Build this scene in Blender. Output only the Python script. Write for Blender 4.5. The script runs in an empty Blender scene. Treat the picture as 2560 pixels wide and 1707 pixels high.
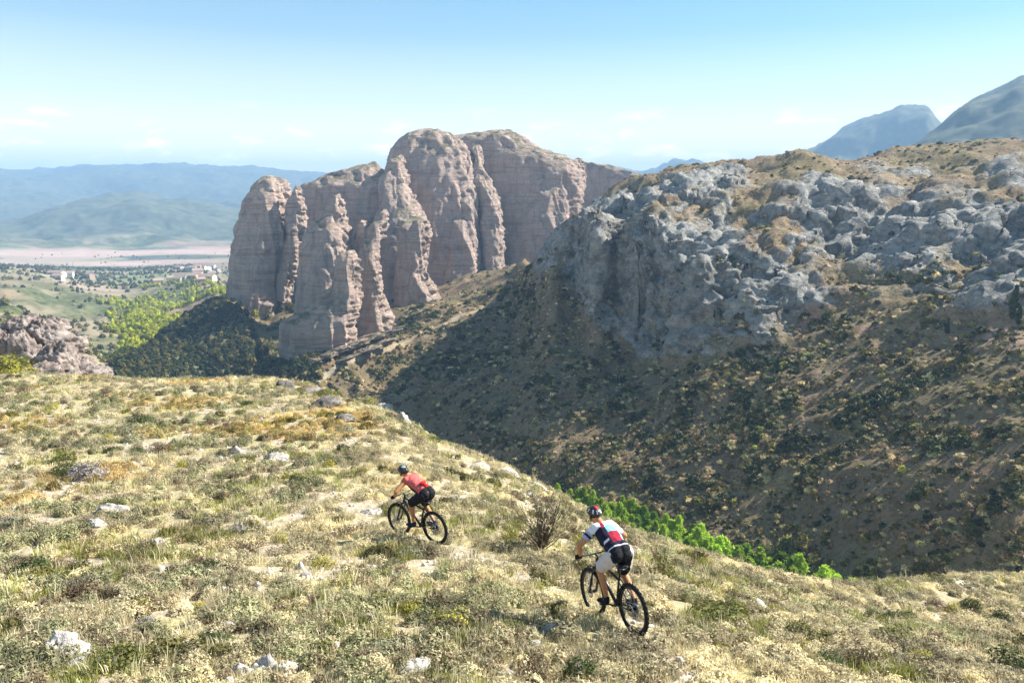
import bpy, bmesh, math, random
import numpy as np
from mathutils import Vector, Matrix, Euler

# ------------------------------------------------------------------ camera, sky, sun, exposure
SC = bpy.context.scene
COL = SC.collection
R = math.radians
CZ = 6.0                                   # camera height above the ground by the near rider
FPX, PW, PH = 1849.0, 2560.0, 1707.0       # focal length and frame of the photograph in its own pixels
PITCH = R(11.4)
SUN_AZ, SUN_EL = R(66), R(39)              # to the right of the view direction, ahead of the camera

cam_d = bpy.data.cameras.new('camera')
cam_d.sensor_width = 36.0
cam_d.lens = 36.0 * FPX / PW
cam_d.clip_start, cam_d.clip_end = 0.1, 60000
cam = bpy.data.objects.new('camera', cam_d)
COL.objects.link(cam)
cam.location = (0, 0, CZ)
cam.rotation_euler = (R(90) - PITCH, 0, 0)
SC.camera = cam

wd = bpy.data.worlds.new('World')
SC.world = wd
wd.use_nodes = True
wn = wd.node_tree
wn.nodes.clear()
w_out = wn.nodes.new('ShaderNodeOutputWorld')
w_bg = wn.nodes.new('ShaderNodeBackground')
w_sky = wn.nodes.new('ShaderNodeTexSky')
w_sky.sky_type = 'NISHITA'
w_sky.sun_disc = False
w_sky.sun_elevation = SUN_EL
w_sky.sun_rotation = SUN_AZ
w_sky.altitude = 1200
w_sky.air_density = 1.0
w_sky.dust_density = 0.6
w_sky.ozone_density = 2.6
w_bg.inputs['Strength'].default_value = 0.055
# whitish veil that thickens evenly towards the whole horizon, and a clear blue overhead
w_hsv = wn.nodes.new('ShaderNodeHueSaturation')
w_hsv.inputs['Saturation'].default_value = 1.6
w_hsv.inputs['Hue'].default_value = 0.472
w_hsv.inputs['Value'].default_value = 1.0
wn.links.new(w_sky.outputs[0], w_hsv.inputs['Color'])
w_tc = wn.nodes.new('ShaderNodeTexCoord')
w_sep = wn.nodes.new('ShaderNodeSeparateXYZ')
wn.links.new(w_tc.outputs['Generated'], w_sep.inputs[0])
w_rmp = wn.nodes.new('ShaderNodeValToRGB')
for _i, (_p, _v) in enumerate(((0.0, 0.95), (0.05, 0.72), (0.11, 0.36), (0.19, 0.15), (0.32, 0.05))):
    _e = w_rmp.color_ramp.elements[_i] if _i < 2 else w_rmp.color_ramp.elements.new(_p)
    _e.position = _p; _e.color = (_v, _v, _v, 1)
wn.links.new(w_sep.outputs[2], w_rmp.inputs[0])
w_mix = wn.nodes.new('ShaderNodeMix'); w_mix.data_type = 'RGBA'
w_mix.inputs[7].default_value = (20.0, 17.0, 15.5, 1)
wn.links.new(w_rmp.outputs[0], w_mix.inputs[0]); wn.links.new(w_hsv.outputs[0], w_mix.inputs[6])
# faint small clouds low over the horizon
w_map = wn.nodes.new('ShaderNodeMapping'); w_map.inputs['Scale'].default_value = (1, 1, 3.2)
wn.links.new(w_tc.outputs['Generated'], w_map.inputs[0])
w_cn = wn.nodes.new('ShaderNodeTexNoise'); w_cn.inputs['Scale'].default_value = 16; w_cn.inputs['Detail'].default_value = 6; w_cn.inputs['Roughness'].default_value = 0.6
wn.links.new(w_map.outputs[0], w_cn.inputs['Vector'])
w_cr = wn.nodes.new('ShaderNodeValToRGB')
w_cr.color_ramp.elements[0].position, w_cr.color_ramp.elements[1].position = 0.54, 0.66
wn.links.new(w_cn.outputs['Fac'], w_cr.inputs[0])
w_cb = wn.nodes.new('ShaderNodeValToRGB')
for _i, (_p, _v) in enumerate(((0.02, 0.0), (0.045, 0.95), (0.07, 0.6), (0.11, 0.0))):
    _e = w_cb.color_ramp.elements[_i] if _i < 2 else w_cb.color_ramp.elements.new(_p)
    _e.position = _p; _e.color = (_v, _v, _v, 1)
wn.links.new(w_sep.outputs[2], w_cb.inputs[0])
w_cm = wn.nodes.new('ShaderNodeMath'); w_cm.operation = 'MULTIPLY'
wn.links.new(w_cr.outputs[0], w_cm.inputs[0]); wn.links.new(w_cb.outputs[0], w_cm.inputs[1])
w_mx2 = wn.nodes.new('ShaderNodeMix'); w_mx2.data_type = 'RGBA'; w_mx2.inputs[7].default_value = (22, 21, 20, 1)
wn.links.new(w_cm.outputs[0], w_mx2.inputs[0]); wn.links.new(w_mix.outputs[2], w_mx2.inputs[6])
wn.links.new(w_mx2.outputs[2], w_bg.inputs['Color'])
wn.links.new(w_bg.outputs[0], w_out.inputs['Surface'])

sun_d = bpy.data.lights.new('sun', 'SUN')
sun_d.energy = 5.0
sun_d.angle = R(0.55)
sun_d.color = (1.0, 0.95, 0.86)
sun = bpy.data.objects.new('sun', sun_d)
COL.objects.link(sun)
SUN = Vector((math.sin(SUN_AZ) * math.cos(SUN_EL), math.cos(SUN_AZ) * math.cos(SUN_EL), math.sin(SUN_EL)))
sun.rotation_euler = SUN.to_track_quat('Z', 'Y').to_euler()
sun.location = (60, 40, 120)

SC.view_settings.view_transform = 'Standard'
SC.view_settings.look = 'None'
SC.view_settings.exposure = 1.3
SC.view_settings.gamma = 1.0
SC.cycles.use_denoising = True
SC.cycles.max_bounces = 6
SC.cycles.diffuse_bounces = 3
SC.cycles.volume_bounces = 0
SC.cycles.caustics_reflective = False
SC.cycles.caustics_refractive = False

rng = np.random.default_rng(7)
random.seed(7)

# ------------------------------------------------------------------ noise
def _hash(ix, iy, iz, seed):
    h = (ix.astype(np.int64) * 374761393 + iy.astype(np.int64) * 668265263 + iz * 2147483647 + seed * 974634777) & 0xFFFFFFFF
    h = ((h ^ (h >> 13)) * 1274126177) & 0xFFFFFFFF
    h = ((h ^ (h >> 15)) * 2246822519) & 0xFFFFFFFF
    return h ^ (h >> 16)

_G2 = np.array([[math.cos(a * math.pi / 8), math.sin(a * math.pi / 8)] for a in range(16)])
_G3 = np.array([[1,1,0],[-1,1,0],[1,-1,0],[-1,-1,0],[1,0,1],[-1,0,1],[1,0,-1],[-1,0,-1],
                [0,1,1],[0,-1,1],[0,1,-1],[0,-1,-1],[1,1,0],[-1,1,0],[0,-1,1],[0,-1,-1]], float)

def _fade(t):
    return t * t * t * (t * (t * 6 - 15) + 10)

def perlin2(x, y, seed=0):
    x0 = np.floor(x).astype(np.int64); y0 = np.floor(y).astype(np.int64)
    fx, fy = x - x0, y - y0
    u, v = _fade(fx), _fade(fy)
    def g(dx, dy):
        k = _hash(x0 + dx, y0 + dy, 0, seed) & 15
        return _G2[k, 0] * (fx - dx) + _G2[k, 1] * (fy - dy)
    a = g(0, 0); a = a + u * (g(1, 0) - a)
    b = g(0, 1); b = b + u * (g(1, 1) - b)
    return (a + v * (b - a)) * 1.4

def perlin3(x, y, z, seed=0):
    x0 = np.floor(x).astype(np.int64); y0 = np.floor(y).astype(np.int64); z0 = np.floor(z).astype(np.int64)
    fx, fy, fz = x - x0, y - y0, z - z0
    u, v, w = _fade(fx), _fade(fy), _fade(fz)
    def g(dx, dy, dz):
        k = _hash(x0 + dx, y0 + dy, z0 + dz, seed) & 15
        return _G3[k, 0] * (fx - dx) + _G3[k, 1] * (fy - dy) + _G3[k, 2] * (fz - dz)
    def pl(dz):
        a = g(0, 0, dz); a = a + u * (g(1, 0, dz) - a)
        b = g(0, 1, dz); b = b + u * (g(1, 1, dz) - b)
        return a + v * (b - a)
    a = pl(0)
    return a + w * (pl(1) - a)

def worley2(x, y, seed=0):
    x0 = np.floor(x).astype(np.int64); y0 = np.floor(y).astype(np.int64)
    best = np.full(x.shape, 9.0); cid = np.zeros(x.shape)
    for dx in (-1, 0, 1):
        for dy in (-1, 0, 1):
            h = _hash(x0 + dx, y0 + dy, 0, seed)
            px = x0 + dx + (h & 1023) / 1023.0
            py = y0 + dy + ((h >> 10) & 1023) / 1023.0
            d = (px - x) ** 2 + (py - y) ** 2
            m = d < best
            best = np.where(m, d, best); cid = np.where(m, ((h >> 20) & 255) / 255.0, cid)
    return np.sqrt(best), cid

def sstep(a, b, x):
    t = np.clip((x - a) / (b - a), 0, 1)
    return t * t * (3 - 2 * t)

# ------------------------------------------------------------------ photograph pixels -> directions
CP, SP = math.cos(PITCH), math.sin(PITCH)

def pdir(u, v):
    xc = (u - PW / 2) / FPX; zc = -(v - PH / 2) / FPX
    return xc, CP + SP * zc, -SP + CP * zc

def at(u, v, r):
    """The world point on the sight line of a pixel at horizontal distance r."""
    x, y, z = pdir(u, v)
    k = r / math.hypot(x, y)
    return Vector((x * k, y * k, z * k + CZ))

# ------------------------------------------------------------------ terrain: knot lines across the land, near to far
# entries: (u, v, r) seen in the photograph, or (u, None, r, z) out of sight; z from the camera
LINES = [
 [(1280, None, 2.5, -4.6)],
 [(0, None, 9.5, -5.6), (640, None, 8.3, -5.65), (1280, None, 7.8, -5.7), (1900, None, 8.3, -5.75), (2560, None, 9.5, -5.95)],
 [(0, None, 17.8, -7.3), (500, None, 16, -7.3), (1080, None, 14.7, -7.4), (1590, None, 14.8, -7.95), (2000, None, 15.6, -8.5), (2560, None, 17.5, -9.3)],
 [(-300, 940, 56), (0, 943, 54), (260, 945, 52), (500, 952, 50), (700, 958, 46), (840, 990, 40), (1000, 1045, 34), (1100, 1105, 30), (1250, 1165, 27.5),
  (1400, 1245, 25), (1540, 1320, 23), (1750, 1388, 21.5), (2000, 1450, 20.5), (2140, 1462, 21), (2300, 1448, 24), (2560, 1440, 27), (2800, 1440, 29)],
 [(-300, None, 70, -21), (0, None, 68, -20), (500, None, 62, -19.5), (840, None, 50, -19), (1100, None, 38, -18), (1400, None, 33, -18.5), (1750, None, 29, -19), (2140, None, 29, -20), (2560, None, 36, -23)],
 [(-300, None, 130, -46), (0, None, 130, -46), (300, None, 150, -54), (500, None, 200, -70), (700, None, 255, -83), (1000, None, 255, -82), (1200, None, 195, -77),
  (1400, None, 160, -73), (1650, None, 138, -69), (2100, None, 112, -66), (2560, None, 95, -58), (2800, None, 90, -54)],
 [(-300, 850, 300), (0, 850, 300), (200, None, 230, -56), (300, None, 228, -63), (400, None, 265, -77), (500, None, 300, -86), (600, None, 300, -85), (700, None, 272, -78), (1000, 985, 283), (1200, 1060, 225), (1400, 1010, 215),
  (1700, 1100, 178), (2100, 1150, 152), (2560, 1150, 135)],
 [(-300, 775, 500), (0, 778, 500), (200, 850, 430), (270, 922, 325), (330, 895, 360), (400, 855, 400), (470, 800, 428), (540, 745, 445), (600, 770, 425), (650, None, 372, -75), (704, 950, 290), (800, 905, 300), (883, 868, 312), (1000, 835, 335), (1100, 790, 360), (1270, 715, 398),
  (1330, 690, 340), (1400, 640, 308), (1440, 640, 303), (1490, 725, 264), (1530, 770, 268), (1580, 815, 258), (1640, 838, 230), (1700, 852, 219), (1770, 856, 213), (1918, 812, 215), (1992, 757, 226), (2140, 700, 242), (2337, 722, 226), (2560, 727, 216)],
 [(-300, None, 560, -92), (200, None, 560, -96), (300, None, 440, -94), (400, None, 470, -94), (500, None, 490, -84), (560, None, 480, -70), (600, None, 450, -68), (704, None, 330, -73), (883, None, 345, -67), (1100, None, 385, -58), (1270, None, 410, -48),
  (1330, 672, 348), (1400, 616, 314), (1440, 560, 308), (1490, 562, 269), (1530, 610, 273), (1580, 655, 263), (1640, 645, 243), (1700, 660, 234), (1770, 680, 230), (1850, 690, 232), (1918, 690, 232), (1992, 668, 244), (2140, 640, 262), (2337, 650, 246), (2560, 655, 236)],
 [(-300, 715, 850), (0, 715, 850), (300, 745, 860), (500, 700, 1000), (600, None, 700, -100), (704, None, 480, -68), (1100, None, 500, -58), (1270, None, 500, -46), (1330, None, 362, -36), (1400, 596, 326),
  (1518, 520, 330), (1671, 482, 300), (1834, 520, 275), (2000, 508, 282), (2140, 512, 290), (2337, 515, 285), (2560, 515, 275)],
 [(-300, 662, 1500), (0, 662, 1500), (300, 680, 1400), (500, 668, 1500), (600, None, 1300, -150), (704, None, 700, -100), (1100, None, 640, -70), (1270, None, 620, -55), (1330, None, 420, -42), (1400, 585, 345), (1464, 537, 352), (1548, 470, 358),
  (1640, 447, 362), (1676, 427, 366), (1918, 409, 380), (1992, 392, 386), (2130, 414, 390), (2268, 381, 410), (2411, 368, 425), (2560, 364, 430)],
 [(-300, None, 1950, -163), (300, None, 1950, -163), (600, None, 1900, -163), (704, None, 1200, -150), (1100, None, 900, -120), (1330, None, 700, -70), (1400, None, 470, -60), (1600, None, 470, -40), (1918, None, 470, 0), (2268, None, 510, 8), (2560, None, 540, 15)],
 [(-300, 622, 2350), (0, 622, 2350), (300, 622, 2350), (600, 618, 2350), (704, None, 2300, -165), (1330, None, 1500, -130), (1660, None, 1100, -90), (1918, None, 1000, -30), (2268, None, 1100, 0), (2560, None, 1200, 20)],
 [(-300, 535, 3300), (0, 545, 3300), (150, 512, 3300), (240, 488, 3250), (333, 478, 3200), (420, 492, 3200), (520, 520, 3200), (650, 540, 3200), (900, None, 3200, -80), (1330, None, 2200, -130), (1660, None, 2000, -80), (2000, None, 2000, -20), (2180, 425, 2000), (2275, 377, 2000),
  (2340, 325, 2000), (2394, 275, 2000), (2427, 252, 2000), (2500, 228, 2000), (2560, 200, 2000), (2750, 185, 2000), (3000, 240, 2000)],
 [(-300, None, 4000, -60), (333, None, 4000, -70), (900, None, 4000, -90), (1660, None, 2900, -60), (2000, None, 2600, 0), (2560, None, 2600, 120)],
 [(-300, 432, 6400), (0, 430, 6400), (130, 431, 6300), (200, 426, 6200), (450, 423, 6000), (640, 429, 6000), (770, 440, 6000), (1000, 450, 6000), (1500, 442, 5600), (1590, 432, 5400), (1700, 421, 5000), (1820, 440, 4200), (1940, 410, 3400), (1985, 384, 3300), (2060, 338, 3300),
  (2133, 299, 3300), (2170, 286, 3300), (2240, 281, 3300), (2318, 283, 3300), (2345, 318, 3300), (2410, 350, 3300), (2560, 360, 3300)],
 [(-300, None, 7400, 120), (1000, None, 7000, 20), (1820, None, 5200, -50), (2100, None, 4200, 180), (2560, None, 4200, 60)],
 [(1280, None, 9300, -170)],
]
def _azr(e):
    x, y, z = pdir(e[0], e[1] if e[1] is not None else 853.5)
    az = math.atan2(x, y)
    if e[1] is None:
        return az, e[2], e[3]
    return az, e[2], e[2] * z / math.hypot(x, y)

def pchip_slopes(x, y):
    """Monotone cubic slopes along the last axis."""
    h = np.diff(x, axis=-1); d = np.diff(y, axis=-1) / h
    m = np.zeros_like(y)
    a, b = d[..., :-1], d[..., 1:]
    w1 = 2 * h[..., 1:] + h[..., :-1]; w2 = h[..., 1:] + 2 * h[..., :-1]
    ok = a * b > 0
    den = np.where(ok, w1 / np.where(ok, a, 1) + w2 / np.where(ok, b, 1), 1)
    m[..., 1:-1] = np.where(ok, (w1 + w2) / den, 0)
    m[..., 0] = d[..., 0]; m[..., -1] = d[..., -1]
    return m

AZ0, AZ1, NAZ = R(-56), R(56), 1400
_azs = np.linspace(AZ0, AZ1, NAZ)
KN = len(LINES)
T_R = np.zeros((NAZ, KN)); T_Z = np.zeros((NAZ, KN))
for k, ln in enumerate(LINES):
    p = np.array([_azr(e) for e in ln])
    for j, T in ((1, T_R), (2, T_Z)):
        if len(p) == 1:
            T[:, k] = p[0, j]; continue
        m = pchip_slopes(p[:, 0], p[:, j])
        q = np.clip(_azs, p[0, 0], p[-1, 0])
        i = np.clip(np.searchsorted(p[:, 0], q) - 1, 0, len(p) - 2)
        h = p[i + 1, 0] - p[i, 0]; t = (q - p[i, 0]) / h
        T[:, k] = ((2*t**3 - 3*t**2 + 1) * p[i, j] + (t**3 - 2*t**2 + t) * h * m[i] + (-2*t**3 + 3*t**2) * p[i+1, j] + (t**3 - t**2) * h * m[i+1])
for k in range(1, KN):
    T_R[:, k] = np.maximum(T_R[:, k], T_R[:, k-1] * 1.012 + 0.5)
T_D = pchip_slopes(T_R, T_Z)

def base_height(az, r):
    """Smooth land: height and continuous knot number."""
    out = np.empty_like(r); ks = np.empty_like(r)
    for c in range(0, len(r), 120000):
        a, q = az[c:c+120000], r[c:c+120000]
        f = np.clip((a - AZ0) / (AZ1 - AZ0) * (NAZ - 1), 0, NAZ - 1.001)
        i = f.astype(int); w = (f - i)[:, None]
        kr = T_R[i] * (1 - w) + T_R[i+1] * w
        kz = T_Z[i] * (1 - w) + T_Z[i+1] * w
        kd = T_D[i] * (1 - w) + T_D[i+1] * w
        q = np.clip(q, kr[:, 0] + 1e-3, kr[:, -1] - 1e-3)
        k = np.clip((kr <= q[:, None]).sum(1) - 1, 0, KN - 2)
        n = np.arange(len(q))
        r0, r1, z0, z1, d0, d1 = kr[n, k], kr[n, k+1], kz[n, k], kz[n, k+1], kd[n, k], kd[n, k+1]
        h = r1 - r0; t = (q - r0) / h
        out[c:c+120000] = (2*t**3 - 3*t**2 + 1) * z0 + (t**3 - 2*t**2 + t) * h * d0 + (-2*t**3 + 3*t**2) * z1 + (t**3 - t**2) * h * d1
        ks[c:c+120000] = k + t
    return out, ks

AZ_HILL = math.atan2(*pdir(1360, 700)[:2])

def hill_mask(az, r):
    return sstep(AZ_HILL - 0.03, AZ_HILL + 0.04, az) * sstep(165, 205, r) * (1 - sstep(380, 440, r))

def land(x, y):
    """Height of the land, its rock share and knot number, for arrays of world x, y."""
    x = np.asarray(x, float); y = np.asarray(y, float)
    r = np.hypot(x, y); az = np.arctan2(x, y)
    hm = hill_mask(az, r)
    warp = (perlin2(x / 46, y / 46, 3) * 17 + perlin2(x / 19, y / 19, 4) * 8 + perlin2(x / 8, y / 8, 5) * 3) * hm
    z, ks = base_height(az, r + warp)
    # rounded rock shoulders on the opposite hillside
    sa, sb = 0.72 * x + 0.69 * y, -0.69 * x + 0.72 * y       # slabs run down to the left, towards the ravine
    d, c = worley2(sa / 46 + 0.2 * perlin2(x / 9, y / 9, 8), sb / 19 + 0.2 * perlin2(x / 9, y / 9, 9), 11)
    dome = np.sqrt(np.clip(1 - (d / 0.72) ** 2, 0, 1)) * (0.3 + 0.7 * c)
    d2, c2 = worley2(sa / 17 + 0.25 * perlin2(x / 4, y / 4, 12), sb / 8, 13)
    dome2 = np.sqrt(np.clip(1 - (d2 / 0.75) ** 2, 0, 1)) * (0.2 + 0.8 * c2)
    up = sstep(6.6, 7.3, ks) * (1 - 0.8 * sstep(8.9, 9.7, ks)) * (1 - sstep(9.7, 10.4, ks)) * hm
    low = 1 - 0.25 * sstep(8.3, 9.2, ks) * sstep(R(10), R(22), az)
    z = z + up * low * (dome * 8.0 + dome2 * 2.4 - 3.0)
    rockness = np.sqrt(up) * np.clip(0.40 + 0.45 * dome + 0.55 * perlin2(x / 34, y / 34, 15) + 0.3 * perlin2(x / 11, y / 11, 16) - 0.12 * (1 - low) / 0.25, 0, 1)
    # scale free relief
    flat = 1 - 0.94 * sstep(8.5, 9.6, ks) * (1 - sstep(11.8, 12.3, ks)) * (az < R(-8)) - 0.0
    near = 1 - 0.72 * (1 - sstep(26, 60, r))
    for i, lam in enumerate((0.7, 1.7, 4.2, 10, 24, 60, 150, 380, 950)):
        w = sstep(0.006, 0.014, lam / r) * (1 - sstep(0.16, 0.42, lam / r))
        if w.max() <= 0:
            continue
        n = perlin2(x / lam + 17.3 * i, y / lam - 9.1 * i, 40 + i)
        rid = 0.45 - np.abs(n) * 1.6
        far = sstep(100, 180, r)
        big = 1 + 0.3 * sstep(1200, 1800, r) * (az > 0)
        z = z + w * flat * near * big * lam * (0.055 * n * (1 - far) + far * (0.05 * n + 0.075 * rid))
    return z + CZ, rockness, ks

def land_z(x, y):
    return float(land(np.array([x]), np.array([y]))[0][0])

_rr = np.geomspace(5, 7000, 2600)
def ray_land(u, v):
    """Where the sight line of a pixel meets the land."""
    dx, dy, dz = pdir(u, v)
    k = 1 / math.hypot(dx, dy)
    xs, ys, zs = dx * k * _rr, dy * k * _rr, dz * k * _rr + CZ
    z = land(xs, ys)[0]
    hit = np.nonzero(zs <= z)[0]
    if len(hit) == 0 or hit[0] == 0:
        return Vector((xs[0], ys[0], z[0]))
    i = hit[0]
    a, b = zs[i-1] - z[i-1], z[i] - zs[i]
    t = a / (a + b)
    x = xs[i-1] + t * (xs[i] - xs[i-1]); y = ys[i-1] + t * (ys[i] - ys[i-1])
    return Vector((x, y, land_z(x, y)))

# ------------------------------------------------------------------ materials
class NT:
    def __init__(s, name):
        s.m = bpy.data.materials.new(name); s.m.use_nodes = True
        s.t = s.m.node_tree; s.t.nodes.clear()
        s.out = s.t.nodes.new('ShaderNodeOutputMaterial')
    def n(s, kind, **kw):
        q = s.t.nodes.new(kind)
        for k, v in kw.items(): setattr(q, k, v)
        return q
    def put(s, sock, v):
        if v is None: return
        if hasattr(v, 'is_output'): s.t.links.new(v, sock)
        elif isinstance(v, (tuple, list)) and len(v) == 3 and sock.type == 'RGBA': sock.default_value = (*v, 1)
        else: sock.default_value = v
    def pos(s):
        return s.n('ShaderNodeNewGeometry').outputs['Position']
    def obj(s):
        return s.n('ShaderNodeTexCoord').outputs['Object']
    def vscale(s, vec, sc):
        q = s.n('ShaderNodeVectorMath', operation='MULTIPLY'); s.put(q.inputs[0], vec); q.inputs[1].default_value = sc
        return q.outputs[0]
    def noise(s, vec, scale, detail=4, rough=0.55, dist=0.0):
        q = s.n('ShaderNodeTexNoise'); s.put(q.inputs['Vector'], vec)
        q.inputs['Scale'].default_value = scale; q.inputs['Detail'].default_value = detail
        q.inputs['Roughness'].default_value = rough; q.inputs['Distortion'].default_value = dist
        return q.outputs['Fac']
    def voro(s, vec, scale, feature='F1', out='Distance'):
        q = s.n('ShaderNodeTexVoronoi', feature=feature); s.put(q.inputs['Vector'], vec); q.inputs['Scale'].default_value = scale
        return q.outputs[out]
    def ramp(s, fac, stops):
        q = s.n('ShaderNodeValToRGB'); s.put(q.inputs[0], fac)
        el = q.color_ramp.elements
        while len(el) < len(stops): el.new(0.5)
        for e, (p, c) in zip(el, stops):
            e.position = p; e.color = (*c, 1) if isinstance(c, tuple) else (c, c, c, 1)
        return q.outputs[0]
    def mix(s, fac, a, b, mode='MIX'):
        q = s.n('ShaderNodeMix', data_type='RGBA', blend_type=mode)
        s.put(q.inputs[0], fac); s.put(q.inputs[6], a); s.put(q.inputs[7], b)
        return q.outputs[2]
    def math(s, op, a, b=None, clamp=False):
        q = s.n('ShaderNodeMath', operation=op, use_clamp=clamp); s.put(q.inputs[0], a)
        if b is not None: s.put(q.inputs[1], b)
        return q.outputs[0]
    def attr(s, name, kind='GEOMETRY'):
        return s.n('ShaderNodeAttribute', attribute_name=name, attribute_type=kind)
    def sep(s, c):
        q = s.n('ShaderNodeSeparateColor'); s.put(q.inputs[0], c); return q.outputs
    def rand(s):
        return s.n('ShaderNodeObjectInfo').outputs['Random']
    def bump(s, h, strength=0.5, dist=0.1, normal=None):
        q = s.n('ShaderNodeBump'); s.put(q.inputs['Height'], h); q.inputs['Strength'].default_value = strength
        q.inputs['Distance'].default_value = dist
        if normal is not None: s.put(q.inputs['Normal'], normal)
        return q.outputs[0]
    def surf(s, col, rough=0.85, spec=0.2, normal=None, metal=0.0, transl=None):
        q = s.n('ShaderNodeBsdfPrincipled'); s.put(q.inputs['Base Color'], col); s.put(q.inputs['Roughness'], rough)
        q.inputs['Specular IOR Level'].default_value = spec; q.inputs['Metallic'].default_value = metal
        if normal is not None: s.put(q.inputs['Normal'], normal)
        o = q.outputs[0]
        if transl:
            t = s.n('ShaderNodeBsdfTranslucent'); s.put(t.inputs[0], col)
            mx = s.n('ShaderNodeMixShader'); mx.inputs[0].default_value = transl
            s.t.links.new(o, mx.inputs[1]); s.t.links.new(t.outputs[0], mx.inputs[2]); o = mx.outputs[0]
        s.t.links.new(o, s.out.inputs['Surface'])
        return s.m

def plain(name, col, rough=0.6, spec=0.4, metal=0.0, var=0.15, scale=30):
    n = NT(name)
    f = n.noise(n.obj(), scale, 3)
    c = n.mix(f, tuple(x * (1 - var) for x in col), tuple(min(1, x * (1 + var)) for x in col))
    return n.surf(c, rough, spec, None, metal)

def mat_near():
    n = NT('dry_hillside_soil'); p = n.pos()
    big = n.noise(p, 0.12, 4); mid = n.noise(p, 0.9, 5, 0.65); fine = n.noise(p, 9, 4, 0.7); peb = n.voro(p, 14)
    soil = n.ramp(fine, [(0.25, (0.20, 0.145, 0.095)), (0.5, (0.42, 0.335, 0.24)), (0.78, (0.64, 0.555, 0.45))])
    straw = n.ramp(fine, [(0.25, (0.22, 0.19, 0.08)), (0.55, (0.44, 0.38, 0.19)), (0.8, (0.58, 0.52, 0.30))])
    c = n.mix(n.ramp(mid, [(0.42, 0.0), (0.6, 1.0)]), soil, straw)
    olive = n.ramp(fine, [(0.3, (0.10, 0.11, 0.03)), (0.7, (0.30, 0.30, 0.10))])
    c = n.mix(n.ramp(big, [(0.52, 0.0), (0.72, 0.5)]), c, olive)
    z = n.sep(n.attr('zone').outputs['Color'])
    pale = n.ramp(fine, [(0.25, (0.33, 0.26, 0.20)), (0.5, (0.50, 0.425, 0.345)), (0.75, (0.68, 0.61, 0.53))])
    c = n.mix(z[2], c, pale)
    c = n.mix(n.ramp(peb, [(0.0, 0.5), (0.16, 0.0)]), c, (0.66, 0.62, 0.55))
    h = n.math('ADD', n.math('MULTIPLY', fine, 0.6), n.math('MULTIPLY', n.noise(p, 3.0, 4), 1.4))
    return n.surf(c, 0.95, 0.1, n.bump(h, 0.7, 0.12))

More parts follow.
